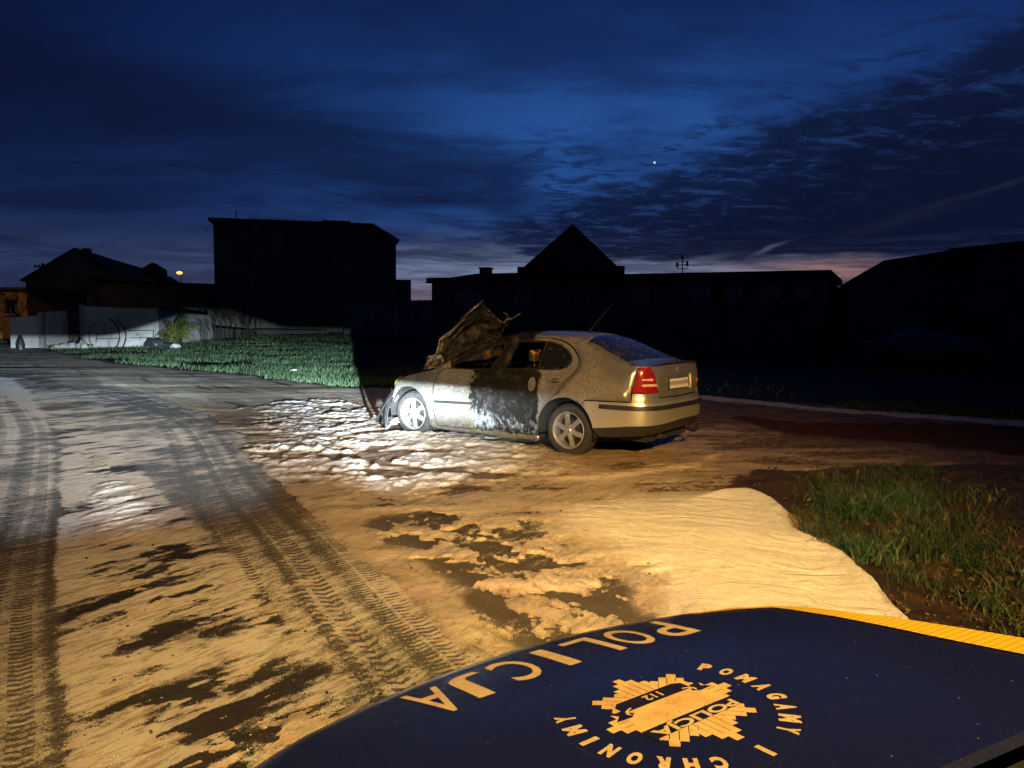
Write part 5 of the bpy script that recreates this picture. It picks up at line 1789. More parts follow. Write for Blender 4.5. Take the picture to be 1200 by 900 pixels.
        MB().prism(dd, s * .80, s * .86, fn=lambda p, h: (p[0], h, p[1])).build('side_panel', M_BLUE, C)
        for a in (-.42, -2.8):
            w = MB().lathe([(.22, -.1 * s), (.30, -.1 * s), (.31, -.07 * s), (.31, .06 * s), (.29, .09 * s), (.22, .08 * s)], 40, (a, s * .76, .31), 'y')
            w.build('wheel', M_TYRE, C, True)
            MB().lathe([(0, .05 * s), (.21, .07 * s), (.22, .03 * s)], 30, (a, s * .76, .31), 'y').build('rim', M_RIM, C, True)
        hlp = MB().box(.22, .36, *sorted((s * .36, s * .60)), .62, .76).build('headlight', M_LENS, C)
        bv = hlp.modifiers.new('soft', 'BEVEL'); bv.width = .04; bv.segments = 3
    MB().box(-3.7, -3.6, -.78, .78, .3, .9).build('rear_body', M_BLUE, C)
    MB().box(.50, .52, -.34, .34, .40, .56).build('grille', M_TRIM, C)
    MB().box(-3.5, .2, -.70, .70, .16, .24).build('floor_pan', M_UNDER, C)


build_police()

# ---------------------------------------------------------------- buildings and walls
def m_wall(lo, hi, rough=0.9, streak=True, scale=0.7):
    def f(n):
        o = n.pos()
        a = n.noise(o, scale, 5, 0.65)
        b = n.noise(n.mapv(o, (1.5, 1.5, .35)), 1.6, 5, 0.7)
        c = n.mix(n.ss(a, 0.35, 0.65), lo, hi)
        c = n.mix(n.ss(b, 0.52, 0.72, 0, 0.55), c, tuple(v * .45 for v in lo))
        n.surf(c, rough, 0.0, n.bump(n.noise(o, 14, 5, 0.65), 0.5, 0.02), spec=0.2)
    return f


M_PLASTER = mat('grey_plaster', m_wall((0.085, 0.078, 0.068), (0.15, 0.138, 0.12)))
M_PLASTER2 = mat('pale_plaster', m_wall((0.13, 0.13, 0.13), (0.20, 0.20, 0.20)))
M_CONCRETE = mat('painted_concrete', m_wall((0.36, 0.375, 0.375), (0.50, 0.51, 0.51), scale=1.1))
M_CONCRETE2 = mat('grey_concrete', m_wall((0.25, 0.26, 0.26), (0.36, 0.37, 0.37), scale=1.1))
M_BRICK = mat('brick_render', m_wall((0.18, 0.095, 0.06), (0.30, 0.17, 0.11), scale=2.0))
M_ROOF = mat('dark_roof', m_wall((0.028, 0.026, 0.026), (0.05, 0.046, 0.044), scale=0.9))
M_PANE = mat('dark_window', lambda n: n.surf(n.mix(n.noise(n.pos(), 2, 2), (0.010, 0.011, 0.014), (0.02, 0.022, 0.028)), 0.12, spec=0.6))
M_FRAME = simple('window_frame', (0.13, 0.13, 0.13), 0.6)
M_POLE = simple('pole_grey', (0.08, 0.08, 0.08), 0.7)
M_WOOD = simple('old_wood', (0.07, 0.05, 0.035), 0.85, 0, 0.4, 6)


class Frame:
    """wall-aligned coordinates: u along the front, v into the building"""

    def __init__(s, p0, p1):
        s.p = Vector((p0[0], p0[1], 0)); d = Vector((p1[0] - p0[0], p1[1] - p0[1], 0)); s.L = d.length; s.u = d.normalized(); s.v = Vector((-s.u.y, s.u.x, 0))
        if s.v.y < 0: s.v = -s.v
        s.rz = math.atan2(s.u.y, s.u.x)


def window(par, u, z, w, h, v=0.0, m_=None, frame=True, sill=True):
    wn = MB().box(u, u + w, v - .02, v + .05, z, z + h).build('window', m_ or M_PANE, par)
    if frame:
        f = MB()
        t = .06
        f.box(u - t, u, v - .05, v + .04, z - t, z + h + t).box(u + w, u + w + t, v - .05, v + .04, z - t, z + h + t)
        f.box(u, u + w, v - .05, v + .04, z + h, z + h + t).box(u, u + w, v - .05, v + .04, z - t, z).box(u + w / 2 - .025, u + w / 2 + .025, v - .045, v - .021, z, z + h)
        f.build('window_frame', M_FRAME, wn)
    if sill: MB().box(u - .12, u + w + .12, v - .14, v - .052, z - .13, z - .062).build('sill', M_PLASTER2, wn)
    return wn


def u_at(fr, px, dist_guess=None):
    """u where the sight line through pixel column px meets the front line"""
    rx = (px - 600) / CAM_F
    # solve p + u*t : x = rx*y
    return (rx * fr.p.y - fr.p.x) / (fr.u.x - rx * fr.u.y)


def z_at(px, py, y):
    return D(px, py, y)[2]


# -- long low outbuilding in the middle
a = D(506, 327, 46); b = D(969, 318, 36)
fr = Frame(a, b)
B = empty('long_low_building', fr.p, fr.rz, 'long low flat-roofed outbuilding stretching behind the burnt car, with a small chimney', 'building')
MB().box(0, fr.L, 0, 9, 0, 3.78).build('wall', M_PLASTER, B)
MB().box(-.25, fr.L + .25, -.35, 9.3, 3.782, 3.86).box(-.2, fr.L + .2, -.3, 9.2, 3.862, 4.10).prism([(1.0, 4.10), (3.0, 4.32), (9.0, 4.32), (12, 4.10)], .2, 8.8, 'y').build('roof', M_ROOF, B)
uc = u_at(fr, 547)
MB().box(uc - .30, uc + .28, 2.0, 2.6, 4.2, 4.75).box(uc - .36, uc + .34, 1.94, 2.66, 4.751, 4.83).build('chimney', M_BRICK, B)
for p0, p1, y0, y1 in ((533, 563, 344, 361), (602, 622, 345, 358), (673, 688, 343, 352), (739, 758, 340, 355), (808, 829, 337, 353), (848, 867, 337, 353), (888, 909, 336, 352), (929, 946, 336, 352)):
    u0, u1 = u_at(fr, p0), u_at(fr, p1)
    yy = (fr.p + fr.u * u0).y
    z1, z0 = z_at(p0, y0, yy), z_at(p0, y1, yy)
    window(B, u0, z0, u1 - u0, z1 - z0, 0, M_PLASTER2 if p0 == 673 else None)
ut = u_at(fr, 780)
ma = MB().tube([(ut, 3, 4.0), (ut, 3, 5.15)], .03, 6)
for z, w in ((4.55, .30), (4.75, .38), (4.95, .30)): ma.tube([(ut - w, 3, z), (ut + w, 3, z)], .018, 5)
for x_, z in ((-.30, 4.62), (.26, 4.66), (-.02, 5.05)): ma.box(ut + x_ - .05, ut + x_ + .05, 2.95, 3.05, z, z + .28)
ma.build('roof_mast', M_POLE, B)

# -- gabled house behind it
a = D(611, 322, 52); b = D(727, 322, 52)
fr = Frame(a, b)
B = empty('gabled_house', fr.p, fr.rz, 'tall house with a steep pointed gable behind the long low building', 'house')
zt = D(667, 266, 52)[2]; ze = D(611, 320, 52)[2]; um_ = u_at(fr, 668)
L = fr.L
MB().prism([(0, 0), (L, 0), (L, ze - .1), (um_, zt - .18), (0, ze - .1)], 0, 10, 'y').build('wall', M_PLASTER, B)
for u0, u1 in ((-.25, um_), (L + .25, um_)):
    s = -1 if u0 < um_ else 1
    MB().prism([(u0, ze - .12), (um_, zt - .02), (um_, zt + .16), (u0 - s * 0, ze + .05)], -.3, 10.4, 'y').build('roof_slope', M_ROOF, B)
MB().box(-.28, .45, -.1, 1.0, ze - .3, ze + .42).build('kneeler', M_PLASTER, B)
MB().box(L - .5, L + .28, -.1, 1.0, ze - .3, ze + .55).build('kneeler', M_PLASTER, B)
window(B, um_ - .5 + .6, ze - 1.0 + .75, .75, 1.0)
window(B, um_ - .25, ze + 1.7, .45, .5)

# -- big block of flats at left
a = D(250, 256, 59.5); b = D(437, 254, 62.2)
fr = Frame(a, b)
B = empty('apartment_block', fr.p, fr.rz, 'big dark block with a flat roof, tallest building left of the burnt car', 'building')
zt = D(250, 257, 60.3)[2]; L = fr.L
MB().box(0, L, 0, 10, 0.2, zt - .25).build('wall', M_PLASTER, B)
MB().box(-.35, L + .05, -.30, 10.3, zt - .248, zt).box(u_at(fr, 378), u_at(fr, 412), .5, 3, zt + .002, zt + .22).build('roof', M_ROOF, B)
MB().tube([(.05, -.12, .5), (.05, -.12, zt - .3)], .06, 6).build('downpipe', M_POLE, B)
ut = u_at(fr, 276)
MB().tube([(ut, 2, zt), (ut, 2, zt + .9)], .04, 6).build('roof_aerial', M_POLE, B)
MB().tube([(-.35, -.3, zt - .9), (-.85, -.35, zt - .85), (-.35, -.3, zt - 1.1)], .03, 5).build('wall_bracket', M_POLE, B)
# staircase wing with a single slope
u1 = u_at(fr, 465); zr = D(466, 279, 62.8)[2]; zl = D(438, 262, 62.3)[2]
MB().prism([(L + .002, .2), (u1, .2), (u1, zr - .15), (L + .002, zl - .15)], .8, 7, 'y').build('side_wing', M_PLASTER, B)
MB().prism([(L + .052, zl - .14), (u1 + .25, zr - .22), (u1 + .25, zr - .06), (L + .052, zl + .05)], .5, 7.2, 'y').build('wing_roof', M_ROOF, B)
for px in (444, 455):
    uu = u_at(fr, px) - .2
    window(B, uu, D(px, 304, 62.5)[2], .55, 1.5, .8)
u2 = u_at(fr, 483)
MB().box(u1 + .01, u2, 1.2, 5, .2, D(470, 327, 63)[2]).build('annex', M_PLASTER, B)
# -- long low yard wall between block and outbuilding
a = D(404, 352, 56); b = D(508, 350, 48)
fr = Frame(a, b)
B = empty('yard_wall', fr.p, fr.rz, 'plain low yard wall between the big block and the long low building', 'wall')
zt = D(480, 351, 50)[2]
k = 0
npan = 7
for i in range(npan):
    MB().box(fr.L * i / npan + .03, fr.L * (i + 1) / npan - .03, 0, .12, 0.2, zt - .06).build('wall_panel', M_PLASTER2, B)
for i in range(npan + 1):
    MB().box(fr.L * i / npan - .029 - .05, fr.L * i / npan + .029 + .05, -.04, -.002, 0.2, zt - .03).build('post', M_PLASTER2, B)

# -- long farmhouse with its gable towards the road, far left
p0 = Vector(D(88, 292, 60)); rd_ = Vector((-13.2, 48.0, 0)).normalized(); ud = Vector((rd_.y, -rd_.x, 0))
B = empty('farmhouse', (p0.x, p0.y, 0), math.atan2(ud.y, ud.x), 'long farmhouse with a pointed gable at the far left, behind the pale wall', 'house')
zr = p0.z; ze = D(38, 327, 60)[2]; hw = (p0 - Vector(D(36, 327, 60))).length * .98
hw = abs(p0.x - D(37, 327, 60)[0])
MB().prism([(-hw, 0), (hw, 0), (hw, ze - .1), (0, zr - .15), (-hw, ze - .1)], 0, 44, 'y').build('wall', M_PLASTER, B)
for s in (-1, 1):
    MB().prism([(s * (hw + .3), ze - .25), (0, zr - .02), (0, zr + .12), (s * (hw + .3), ze - .1)], -.25, 44.3, 'y').build('roof_slope', M_ROOF, B)
MB().prism([(-1.1, zr - 1.2), (.9, zr - 1.2), (.9, zr - .1), (-.1, zr + .55), (-1.1, zr - .1)], 21.5, 24.5, 'y', fn=lambda p, h: (p[0] + 1.8, h, p[1])).build('dormer', M_ROOF, B)
MB().box(-.3, .3, 3.0, 3.6, zr - .3, zr + .35).build('chimney', M_BRICK, B)
window(B, -.35, ze + .15, .7, .9)
window(B, -2.2, 2.2, 1.0, 1.2)
window(B, 1.2, 2.2, 1.0, 1.2)
# -- low shed roofs between farmhouse and block
a = D(118, 336, 56); b = D(256, 331, 60)
fr = Frame(a, b)
B = empty('shed', fr.p, fr.rz, 'low dark shed in front of the farmhouse roof, left of the big block', 'shed')
zt = D(190, 331, 58)[2]
MB().box(0, fr.L, 0, 5, 0, zt - .2).build('wall', M_PLASTER, B)
MB().prism([(-.2, zt - .19), (fr.L + .2, zt - .19), (fr.L + .2, zt), (-.2, zt + .05)], -.3, 5.2, 'y').build('roof', M_ROOF, B)
for i in range(3): window(B, 1.2 + i * 2.7, 1.5, .8, .8)

# -- brick house corner lit by a street lamp at the very left edge
a = D(-60, 338, 43); b = D(31, 340, 43)
fr = Frame(a, b)
B = empty('brick_house', fr.p, fr.rz, 'brick house at the left edge of the picture, lit orange by a street lamp', 'house')
zt = D(20, 338, 43)[2]
MB().box(0, fr.L, 0, 6, 0, zt - .1).build('wall', M_BRICK, B)
MB().box(-.2, fr.L + .25, -.3, 6.3, zt - .098, zt + .06).build('roof', M_ROOF, B)
window(B, u_at(fr, 9), 1.7, .55, .8)
window(B, u_at(fr, -30), 1.7, .8, .9)
sodium((-27.0, 36.0, 5.5), (-29.2, 43, 2.2), 420, 60, 0.8, 0.1, 'street_lamp_light')

# -- barn at right
a = D(997, 330, 33); b = D(1290, 330, 30)
fr = Frame(a, b)
B = empty('barn', fr.p, fr.rz, 'large dark barn whose sloping roof rises to the right edge', 'barn')
pr_ = []
for px, py in ((997, 327), (1030, 305), (1101, 294), (1106, 291), (1200, 281), (1300, 273)):
    u = u_at(fr, px); y_ = (fr.p + fr.u * u).y
    pr_.append((u, D(px, py, y_)[2]))
MB().prism([(0.1, 0), (pr_[-1][0], 0)] + [(u, z - .2) for u, z in pr_[::-1]], 0.3, 14, 'y').build('wall', M_PLASTER, B)
for (u0, z0), (u1, z1) in zip(pr_[:-1], pr_[1:]):
    if u1 - u0 < .3: continue
    MB().prism([(u0, z0 - .19), (u1 - .004, z1 - .19), (u1 - .004, z1), (u0, z0)], 0, 14.3, 'y').build('roof_slope', M_ROOF, B)
MB().box(3.2, 5.6, .22, .29, .0, 2.3).build('barn_door', M_WOOD, B)
window(B, 1.2, 1.3, .8, .7, .3)
MB().box(u_at(fr, 1100) - .15, u_at(fr, 1100) + .15, .2, .28, 2.62, 2.80).build('lamp_box', M_FRAME, B)

# -- the pale wall at the left, in sections
M_DIMWALL = mat('dimmed_wall_foot', m_wall((0.05, 0.05, 0.05), (0.09, 0.088, 0.085)))  # fading of the beam put into the darker colour of the far panels
PW = empty('concrete_wall', (0, 0, 0), 0, 'pale painted concrete wall beyond the lawn, lit by the headlamp', 'wall')


def wall_piece(name, px0, px1, d0, d1, top0, top1, m_, bot=None, par=PW, th=.14, base=-.1):
    x0, y0, z0 = D(px0, top0, d0); x1, y1, z1 = D(px1, top1, d1)
    b0 = base; b1 = base
    if bot: b0 = D(px0, bot[0], d0)[2]; b1 = D(px1, bot[1], d1)[2]
    dx, dy = x1 - x0, y1 - y0; L_ = math.hypot(dx, dy); nx, ny = -dy / L_ * th, dx / L_ * th
    vs = [(x0, y0, b0), (x1, y1, b1), (x1, y1, z1), (x0, y0, z0)]
    vs += [(x + nx, y + ny, z) for x, y, z in vs]
    return MB().geo(vs, [(0, 1, 2, 3), (7, 6, 5, 4), (0, 4, 5, 1), (1, 5, 6, 2), (2, 6, 7, 3), (3, 7, 4, 0)]).build(name, m_, par)


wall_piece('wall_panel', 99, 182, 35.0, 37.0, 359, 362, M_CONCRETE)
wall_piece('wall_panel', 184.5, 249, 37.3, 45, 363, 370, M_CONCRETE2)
wall_piece('pillar', 95.5, 99, 34.7, 34.8, 357, 357, M_CONCRETE2, th=.3)
wall_piece('pillar', 181.5, 185, 36.9, 37.0, 361, 361, M_CONCRETE, th=.3)
wall_piece('wall_panel', 11, 44, 34.5, 34.7, 372, 370, M_CONCRETE)
wall_piece('pillar', 44, 49, 34.6, 34.6, 366, 366, M_CONCRETE2, th=.25)
wall_piece('wall_panel', 49, 77, 35.2, 35.2, 366, 364, M_CONCRETE2)
wall_piece('wall_panel', 249.5, 300, 45.3, 53, 384, 387, M_DIMWALL)
wall_piece('wall_panel', 300.5, 384, 53.2, 57, 386, 387, M_DIMWALL)
wall_piece('recess_back', 77, 96, 36.4, 36.4, 366, 366, M_WOOD)
for y_ in (383, 391): wall_piece('shelf_board', 77.5, 95, 35.9, 35.9, y_, y_, M_WOOD, (y_ + 1.6, y_ + 1.6), th=.3)
SQ = wall_piece('pale_board', 50, 72, 34.9, 34.9, 376, 379, M_CONCRETE, (394, 393), th=.05)
# painted rings and boards on the big panel
def on_panel(px, py):
    f_ = Frame(D(99, 362, 35.0), D(182, 362, 37.0))
    q = f_.p + f_.u * u_at(f_, px)
    return Vector(D(px, py, q.y - .02))


M_DARKPAINT = simple('faded_dark_paint', (0.05, 0.055, 0.06), 0.8)
for cx, rx, ry, a0, a1, w in ((126, 21.5, 22, -64, 52, .035), (118, 22, 23, -64, 48, .035), (127, 22.5, 21, 128, 232, .020)):
    mb = MB()
    pts = [on_panel(cx + rx * math.cos(R(q)), 394 + ry * math.sin(R(q))) for q in np.linspace(a0, a1, 18)]
    mb.tube(pts, w, 4)
    mb.build('painted_arc', M_DARKPAINT, PW)
for (x0, y0, x1, y1) in ((114, 391, 138, 390), (150, 387.5, 180, 387), (114, 397, 138, 396.5), (152, 396, 178, 395.5), (180, 387, 179, 397), (114, 391, 112.5, 401), (160, 391, 161.5, 393), (123, 391, 124, 393)):
    MB().tube([on_panel(x0, y0), on_panel(x1, y1)], .018, 4).build('painted_line', M_DARKPAINT, PW)

# -- rubbish and small things along the wall
M_BAG = simple('dark_sack', (0.030, 0.034, 0.045), 0.4, 0, 0.4, 8, 0.5)
M_STONE = simple('pale_stone', (0.45, 0.45, 0.44), 0.9, 0, 0.2, 10)


def lump(name, loc, s, m_, seed, sub=2, label=None, cat=None, group=None, par=None, rough=.22):
    rn = random.Random(seed)
    bm = bmesh.new()
    bmesh.ops.create_icosphere(bm, subdivisions=sub, radius=1)
    ph = [rn.uniform(0, 6) for _ in range(6)]
    for v in bm.verts:
        c = v.co
        k = 1 + rough * (math.sin(c.x * 3 + ph[0]) * math.sin(c.y * 4 + ph[1]) + .6 * math.sin(c.z * 6 + ph[2]) * math.cos(c.x * 5 + ph[3])) + rn.uniform(-.05, .05)
        v.co = Vector((c.x * s[0] * k, c.y * s[1] * k, max(c.z, -.45) * s[2] * k))
    me = bpy.data.meshes.new(name); bm.to_mesh(me); bm.free()
    me.polygons.foreach_set('use_smooth', [True] * len(me.polygons))
    me.materials.append(m_)
    o = bpy.data.objects.new(name, me); COL.objects.link(o); o.location = loc
    if par: o.parent = par
    return tag(o, label, cat, group)


def gz(x, y): return float(terrain(np.array([x], np.float32), np.array([y], np.float32))[0])


x_, y_ = D(182, 405, 36.0)[:2]; lump('rubbish_sack', (x_, y_, gz(x_, y_) + .14), (.42, .3, .34), M_BAG, 1, 3, 'dark round rubbish sack on the lawn before the pale wall', 'sack')
x_, y_ = D(197, 404, 36.0)[:2]; lump('rubbish_sack', (x_, y_ , gz(x_, y_) + .06), (.30, .2, .16), M_BAG, 2, 3, 'small flat dark sack between the round sack and the white stone', 'sack')
x_, y_ = D(205, 406, 35.5)[:2]; lump('pale_stone', (x_, y_, gz(x_, y_) + .06), (.26, .2, .17), M_STONE, 3, 2, 'white stone on the lawn beside the dark sacks', 'stone')
x_, y_ = D(99, 405, 34.2)[:2]; lump('pale_stone', (x_, y_, gz(x_, y_) + .08), (.16, .14, .24), M_STONE, 4, 2, 'pale block leaning at the pillar of the wall by the heap of scraps', 'stone')
x_, y_ = G(345, 436); lump('pale_stone', (x_, y_, gz(x_, y_) + .05), (.12, .08, .045), M_STONE, 5, 2, 'small pale stone lying in the middle of the green lawn', 'stone')
# heap of pale foil and slats below the board
HP = empty('scrap_heap', (*D(76, 407, 34.4)[:2], 0), 0, 'heap of pale foil and thin slats against the wall at far left', 'rubbish')
rn = random.Random(5)
for i in range(26):
    x0 = rn.uniform(-1.0, .85); z0 = rn.uniform(.02, .35) * (0.3 + .7 * (x0 + 1) / 1.9)
    ln = rn.uniform(.35, .9); an = rn.uniform(-.15, .5)
    MB().tube([(x0, rn.uniform(-.25, .2), z0), (x0 + ln * math.cos(an), rn.uniform(-.25, .2), z0 + ln * math.sin(an) * .6)], rn.uniform(.010, .022), 4).build('slat', M_CONCRETE if i % 3 else M_FRAME, HP)
for i in range(5): lump('foil', (-.8 + i * .38, rn.uniform(-.1, .2), .05), (.3, .22, .16 + .05 * i), M_CONCRETE, 20 + i, 2, par=HP, rough=.4)
x_, y_ = D(28, 410, 34.0)[:2]
CN = empty('dark_cone', (x_, y_ - .2, 0), 0, 'dark cone-shaped bundle standing before the low pale wall at far left', 'bundle')
MB().lathe([(.16, 0), (.17, .30), (.10, .55), (.02, .72), (0, .73)], 10, (0, 0, 0), 'z').build('bundle_body', M_BAG, CN, True)
MB().lathe([(.172, .28), (.176, .33), (.165, .335)], 10, (0, 0, 0), 'z').build('bundle_band', M_WOOD, CN)
# covered heap and low hedge by the barn
M_TARP = simple('grey_blue_tarpaulin', (0.055, 0.060, 0.075), 0.6, 0, 0.3, 3)
x_, y_, _z = D(1085, 372, 27)
TP = lump('covered_heap', (x_, y_, .7), (1.9, 1.0, .62), M_TARP, 8, 3, 'long heap under a grey-blue sheet in the dark before the barn', 'heap', rough=.3)

# -- street lamp, utility pole
x_, y_, z_ = D(212, 320, 78)
SL = empty('street_lamp', (x_, y_, .4), 0, 'lit orange street lamp above the shed, left of the big block', 'street lamp')
MB().tube([(0, 0, 0), (0, 0, z_ - .5), (.15, -.1, z_ - .15), (.5, -.3, z_ - .28)], [.09, .06, .05, .04], 8).build('lamp_post', M_POLE, SL, True)


def m_glow(n):
    e = n.new('ShaderNodeEmission'); e.inputs[0].default_value = (1.0, 0.40, 0.05, 1); e.inputs[1].default_value = 3.5
    o = n.new('ShaderNodeOutputMaterial'); n.nt.links.new(e.outputs[0], o.inputs[0])


M_GLOW = mat('sodium_glow', m_glow)
MB().lathe([(0, -.16), (.22, -.10), (.30, 0), (.20, .12), (0, .16)], 16, (0, -.35, z_ - .4), 'z').build('lamp_head', M_GLOW, SL, True)
# lit mist round the lamp
def m_mist(n):
    v = n.new('ShaderNodeVolumePrincipled')
    o = n.new('ShaderNodeOutputMaterial')
    x, y, z = n.xyz(n.obj())
    r = n.vm('LENGTH', n.obj())
    v.inputs['Color'].default_value = (1, .8, .6, 1)
    n.put(v.inputs['Density'], 0.0)
    n.nt.links.new(v.outputs[0], o.inputs['Volume'])


x_, y_, z_ = D(50, 310, 66)
UP = empty('utility_pole', (x_, y_, 0), 0, 'small utility pole with a crossarm sticking up left of the farmhouse gable', 'pole')
MB().tube([(0, 0, 0), (0, 0, z_ + .1)], .11, 8).build('pole', M_WOOD, UP)
MB().box(-.75, .75, -.05, .05, z_ - .25, z_ - .13).box(-.45, .45, -.05, .05, z_ - .75, z_ - .65).build('crossarm', M_WOOD, UP)
for q in (-.65, -.3, .3, .65): MB().lathe([(.05, 0), (.06, .1), (.03, .16), (0, .17)], 8, (q, 0, z_ - .128), 'z').build('insulator', M_PLASTER2, UP)

# ---------------------------------------------------------------- grass, bushes, stones
def leaf_mat(name, lo, hi, tip=None, scale=0.8):
    def f(n):
        p = n.pos()
        a = n.noise(p, scale, 4, 0.6)
        b = n.noise(p, scale * 22, 2, 0.5)
        c = n.mix(n.ss(n.add(n.mul(a, 0.6), n.mul(b, 0.4)), 0.36, 0.64), lo, hi)
        if tip: c = n.mix(n.ss(n.noise(p, scale * 5, 3), 0.52, 0.66), c, tip)
        s = n.surf(c, 0.55, 0.0, spec=0.25)
    return mat(name, f)


M_LAWN = leaf_mat('lawn_blades', (0.026, 0.064, 0.030), (0.095, 0.155, 0.078), None, .6)
M_VERGE = leaf_mat('verge_blades', (0.008, 0.024, 0.010), (0.032, 0.052, 0.020), (0.11, 0.09, 0.045), 1.4)
M_TUFT = leaf_mat('tuft_blades', (0.010, 0.038, 0.020), (0.035, 0.080, 0.038), (0.10, 0.11, 0.05), 2.0)
M_BUSH = leaf_mat('bush_leaves', (0.035, 0.055, 0.012), (0.11, 0.13, 0.025), None, 2.0)
M_TWIG = simple('twig_bark', (0.022, 0.018, 0.014), 0.95, spec=0.1)


def blades(name, pts, hgt, wid, lean, m_, seg=2, seed=1, parent=None, origin=(0, 0, 0)):
    """pts: Nx3 roots; every blade a curved tapering strip"""
    rs = np.random.RandomState(seed)
    n = len(pts)
    h = rs.uniform(hgt[0], hgt[1], n); w = rs.uniform(wid[0], wid[1], n)
    an = rs.uniform(0, 2 * np.pi, n); fa = rs.uniform(0, 2 * np.pi, n)
    le = rs.uniform(lean[0], lean[1], n) * h
    V = np.zeros((n, seg * 2 + 1, 3), np.float32)
    P = np.array(pts, np.float32) - np.array(origin, np.float32)
    for k in range(seg + 1):
        t = k / seg
        c = P + np.stack([np.cos(an) * le * t * t, np.sin(an) * le * t * t, h * (t - .25 * (le / h) * t * t)], -1)
        ww = w * (1 - t) ** .7
        d = np.stack([np.cos(fa) * ww, np.sin(fa) * ww, 0 * ww], -1)
        if k < seg:
            V[:, 2 * k] = c - d; V[:, 2 * k + 1] = c + d
        else: V[:, 2 * k] = c
    F = []
    loops, starts, tot = [], [], 0
    base = np.arange(n) * (seg * 2 + 1)
    tri = []
    for k in range(seg - 1):
        tri += [(2 * k, 2 * k + 1, 2 * k + 3), (2 * k, 2 * k + 3, 2 * k + 2)]
    tri += [(2 * seg - 2, 2 * seg - 1, 2 * seg)]
    T = (base[:, None, None] + np.array(tri)[None]).reshape(-1, 3)
    me = bpy.data.meshes.new(name)
    me.vertices.add(n * (seg * 2 + 1)); me.vertices.foreach_set('co', V.reshape(-1))
    me.loops.add(len(T) * 3); me.loops.foreach_set('vertex_index', T.reshape(-1).astype(np.int32))
    me.polygons.add(len(T)); me.polygons.foreach_set('loop_start', np.arange(0, len(T) * 3, 3, dtype=np.int32))
    me.update(calc_edges=True)
    me.materials.append(m_)
    o = bpy.data.objects.new(name, me); COL.objects.link(o); o.location = origin
    if parent: o.parent = parent
    return o


def lawn():
    rs = np.random.RandomState(4)
    # density falls with distance so that the blades stay about a pixel apart
    N_ = 230000
    y = 15.5 * np.exp(rs.uniform(0, math.log(62 / 15.5), N_))
    x = rs.uniform(-.72, .75, N_) * y
    X, Y = x.astype(np.float32), y.astype(np.float32)
    f = poly_field(X, Y, P_LAWN) + (fbm(X, Y, 0.7, 4, 0.55, 11) - 0.5) * 1.6
    cl = fbm(X * .55, Y * .95, 0.9, 4, 0.65, 77)
    keep = (f > 0.05 + rs.uniform(0, .5, N_)) & (cl > 0.43 + rs.uniform(-.04, .04, N_)) & (rs.uniform(0, 1, N_) < np.where(X > -2.2, .03, 1.0))
    X, Y, cl = X[keep], Y[keep], cl[keep]
    Z = terrain(X, Y) - .01
    o = blades('lawn_grass', np.stack([X, Y, Z], -1), (.03, .19), (.005, .014), (.1, 1.1), M_LAWN, 2, 5)
    tag(o, kind='stuff', label='short green grass on the lawn beyond the road', cat='grass')


def verge():
    rs = np.random.RandomState(8)
    C_ = []
    for i in range(700):
        px, py = rs.uniform(945, 1330), rs.uniform(556, 760)
        x, y = G(px, py)
        C_.append((x, y, px, py))
    for i in range(60): C_.append((rs.uniform(3.2, 8), rs.uniform(2.0, 4.5), 1200, 700))
    pts = []
    for x, y, px, py in C_:
        d = poly_field(np.array([x]), np.array([y]), P_MUD)[0]
        if d < .12 + rs.uniform(0, .45) and not (px < 1010 and py < 640): continue
        if rs.uniform() < (px - 1060) / 170: continue
        if fbm(np.array([x]), np.array([y]), 1.8, 3, .6, 211)[0] < .42: continue
        m = rs.randint(14, 60); s = rs.uniform(.05, .16)
        for k in range(m): pts.append((x + rs.normal() * s, y + rs.normal() * s, 0))
    P = np.array(pts)
    P[:, 2] = .10 * (fbm(P[:, 0], P[:, 1], 2.2, 4, 0.6, 22) - 0.35)
    o = blades('verge_grass', P, (.04, .19), (.0022, .0055), (.4, 1.7), M_VERGE, 4, 9)
    tag(o, kind='stuff', label='rough dry and green grass on the muddy verge at right', cat='grass')
    labels = ['big dark green grass tuft nearest the brown puddle, at the upper left of the verge', 'broad green grass tuft on the verge, right of the biggest tuft',
              'drooping grass tuft in the middle of the verge', 'low grass tuft beside the edge of the thick foam']
    for i, (px, py, n_, hh, sp) in enumerate(((1003, 606, 520, .30, .12), (1062, 596, 360, .24, .11), (1075, 650, 380, .26, .11), (1012, 654, 300, .22, .10))):
        x, y = G(px, py)
        q = np.clip(rs.normal(size=(n_, 2)), -1.9, 1.9) * sp
        p = np.stack([x + q[:, 0], y + q[:, 1], np.full(n_, .005)], -1)
        t = blades('grass_tuft', p, (hh * .4, hh), (.003, .0065), (.3, 1.3), M_TUFT if i != 2 else M_VERGE, 5, 20 + i, None, (x, y, 0))
        tag(t, labels[i], 'grass tuft', 'grass tufts on the verge')
    # pale dry grass beyond the way at right
    N_ = 3000
    x = rs.uniform(6.3, 11, N_); y = 13.2 - .35 * (x - 6) + rs.uniform(.3, 1.5, N_)
    p = np.stack([x, y, 0 * x], -1)
    o = blades('dry_grass', p, (.05, .22), (.004, .009), (.3, 1.2), M_VERGE, 3, 31)
    tag(o, kind='stuff', label='dry grass fringe beyond the pale band of foam at right', cat='grass')


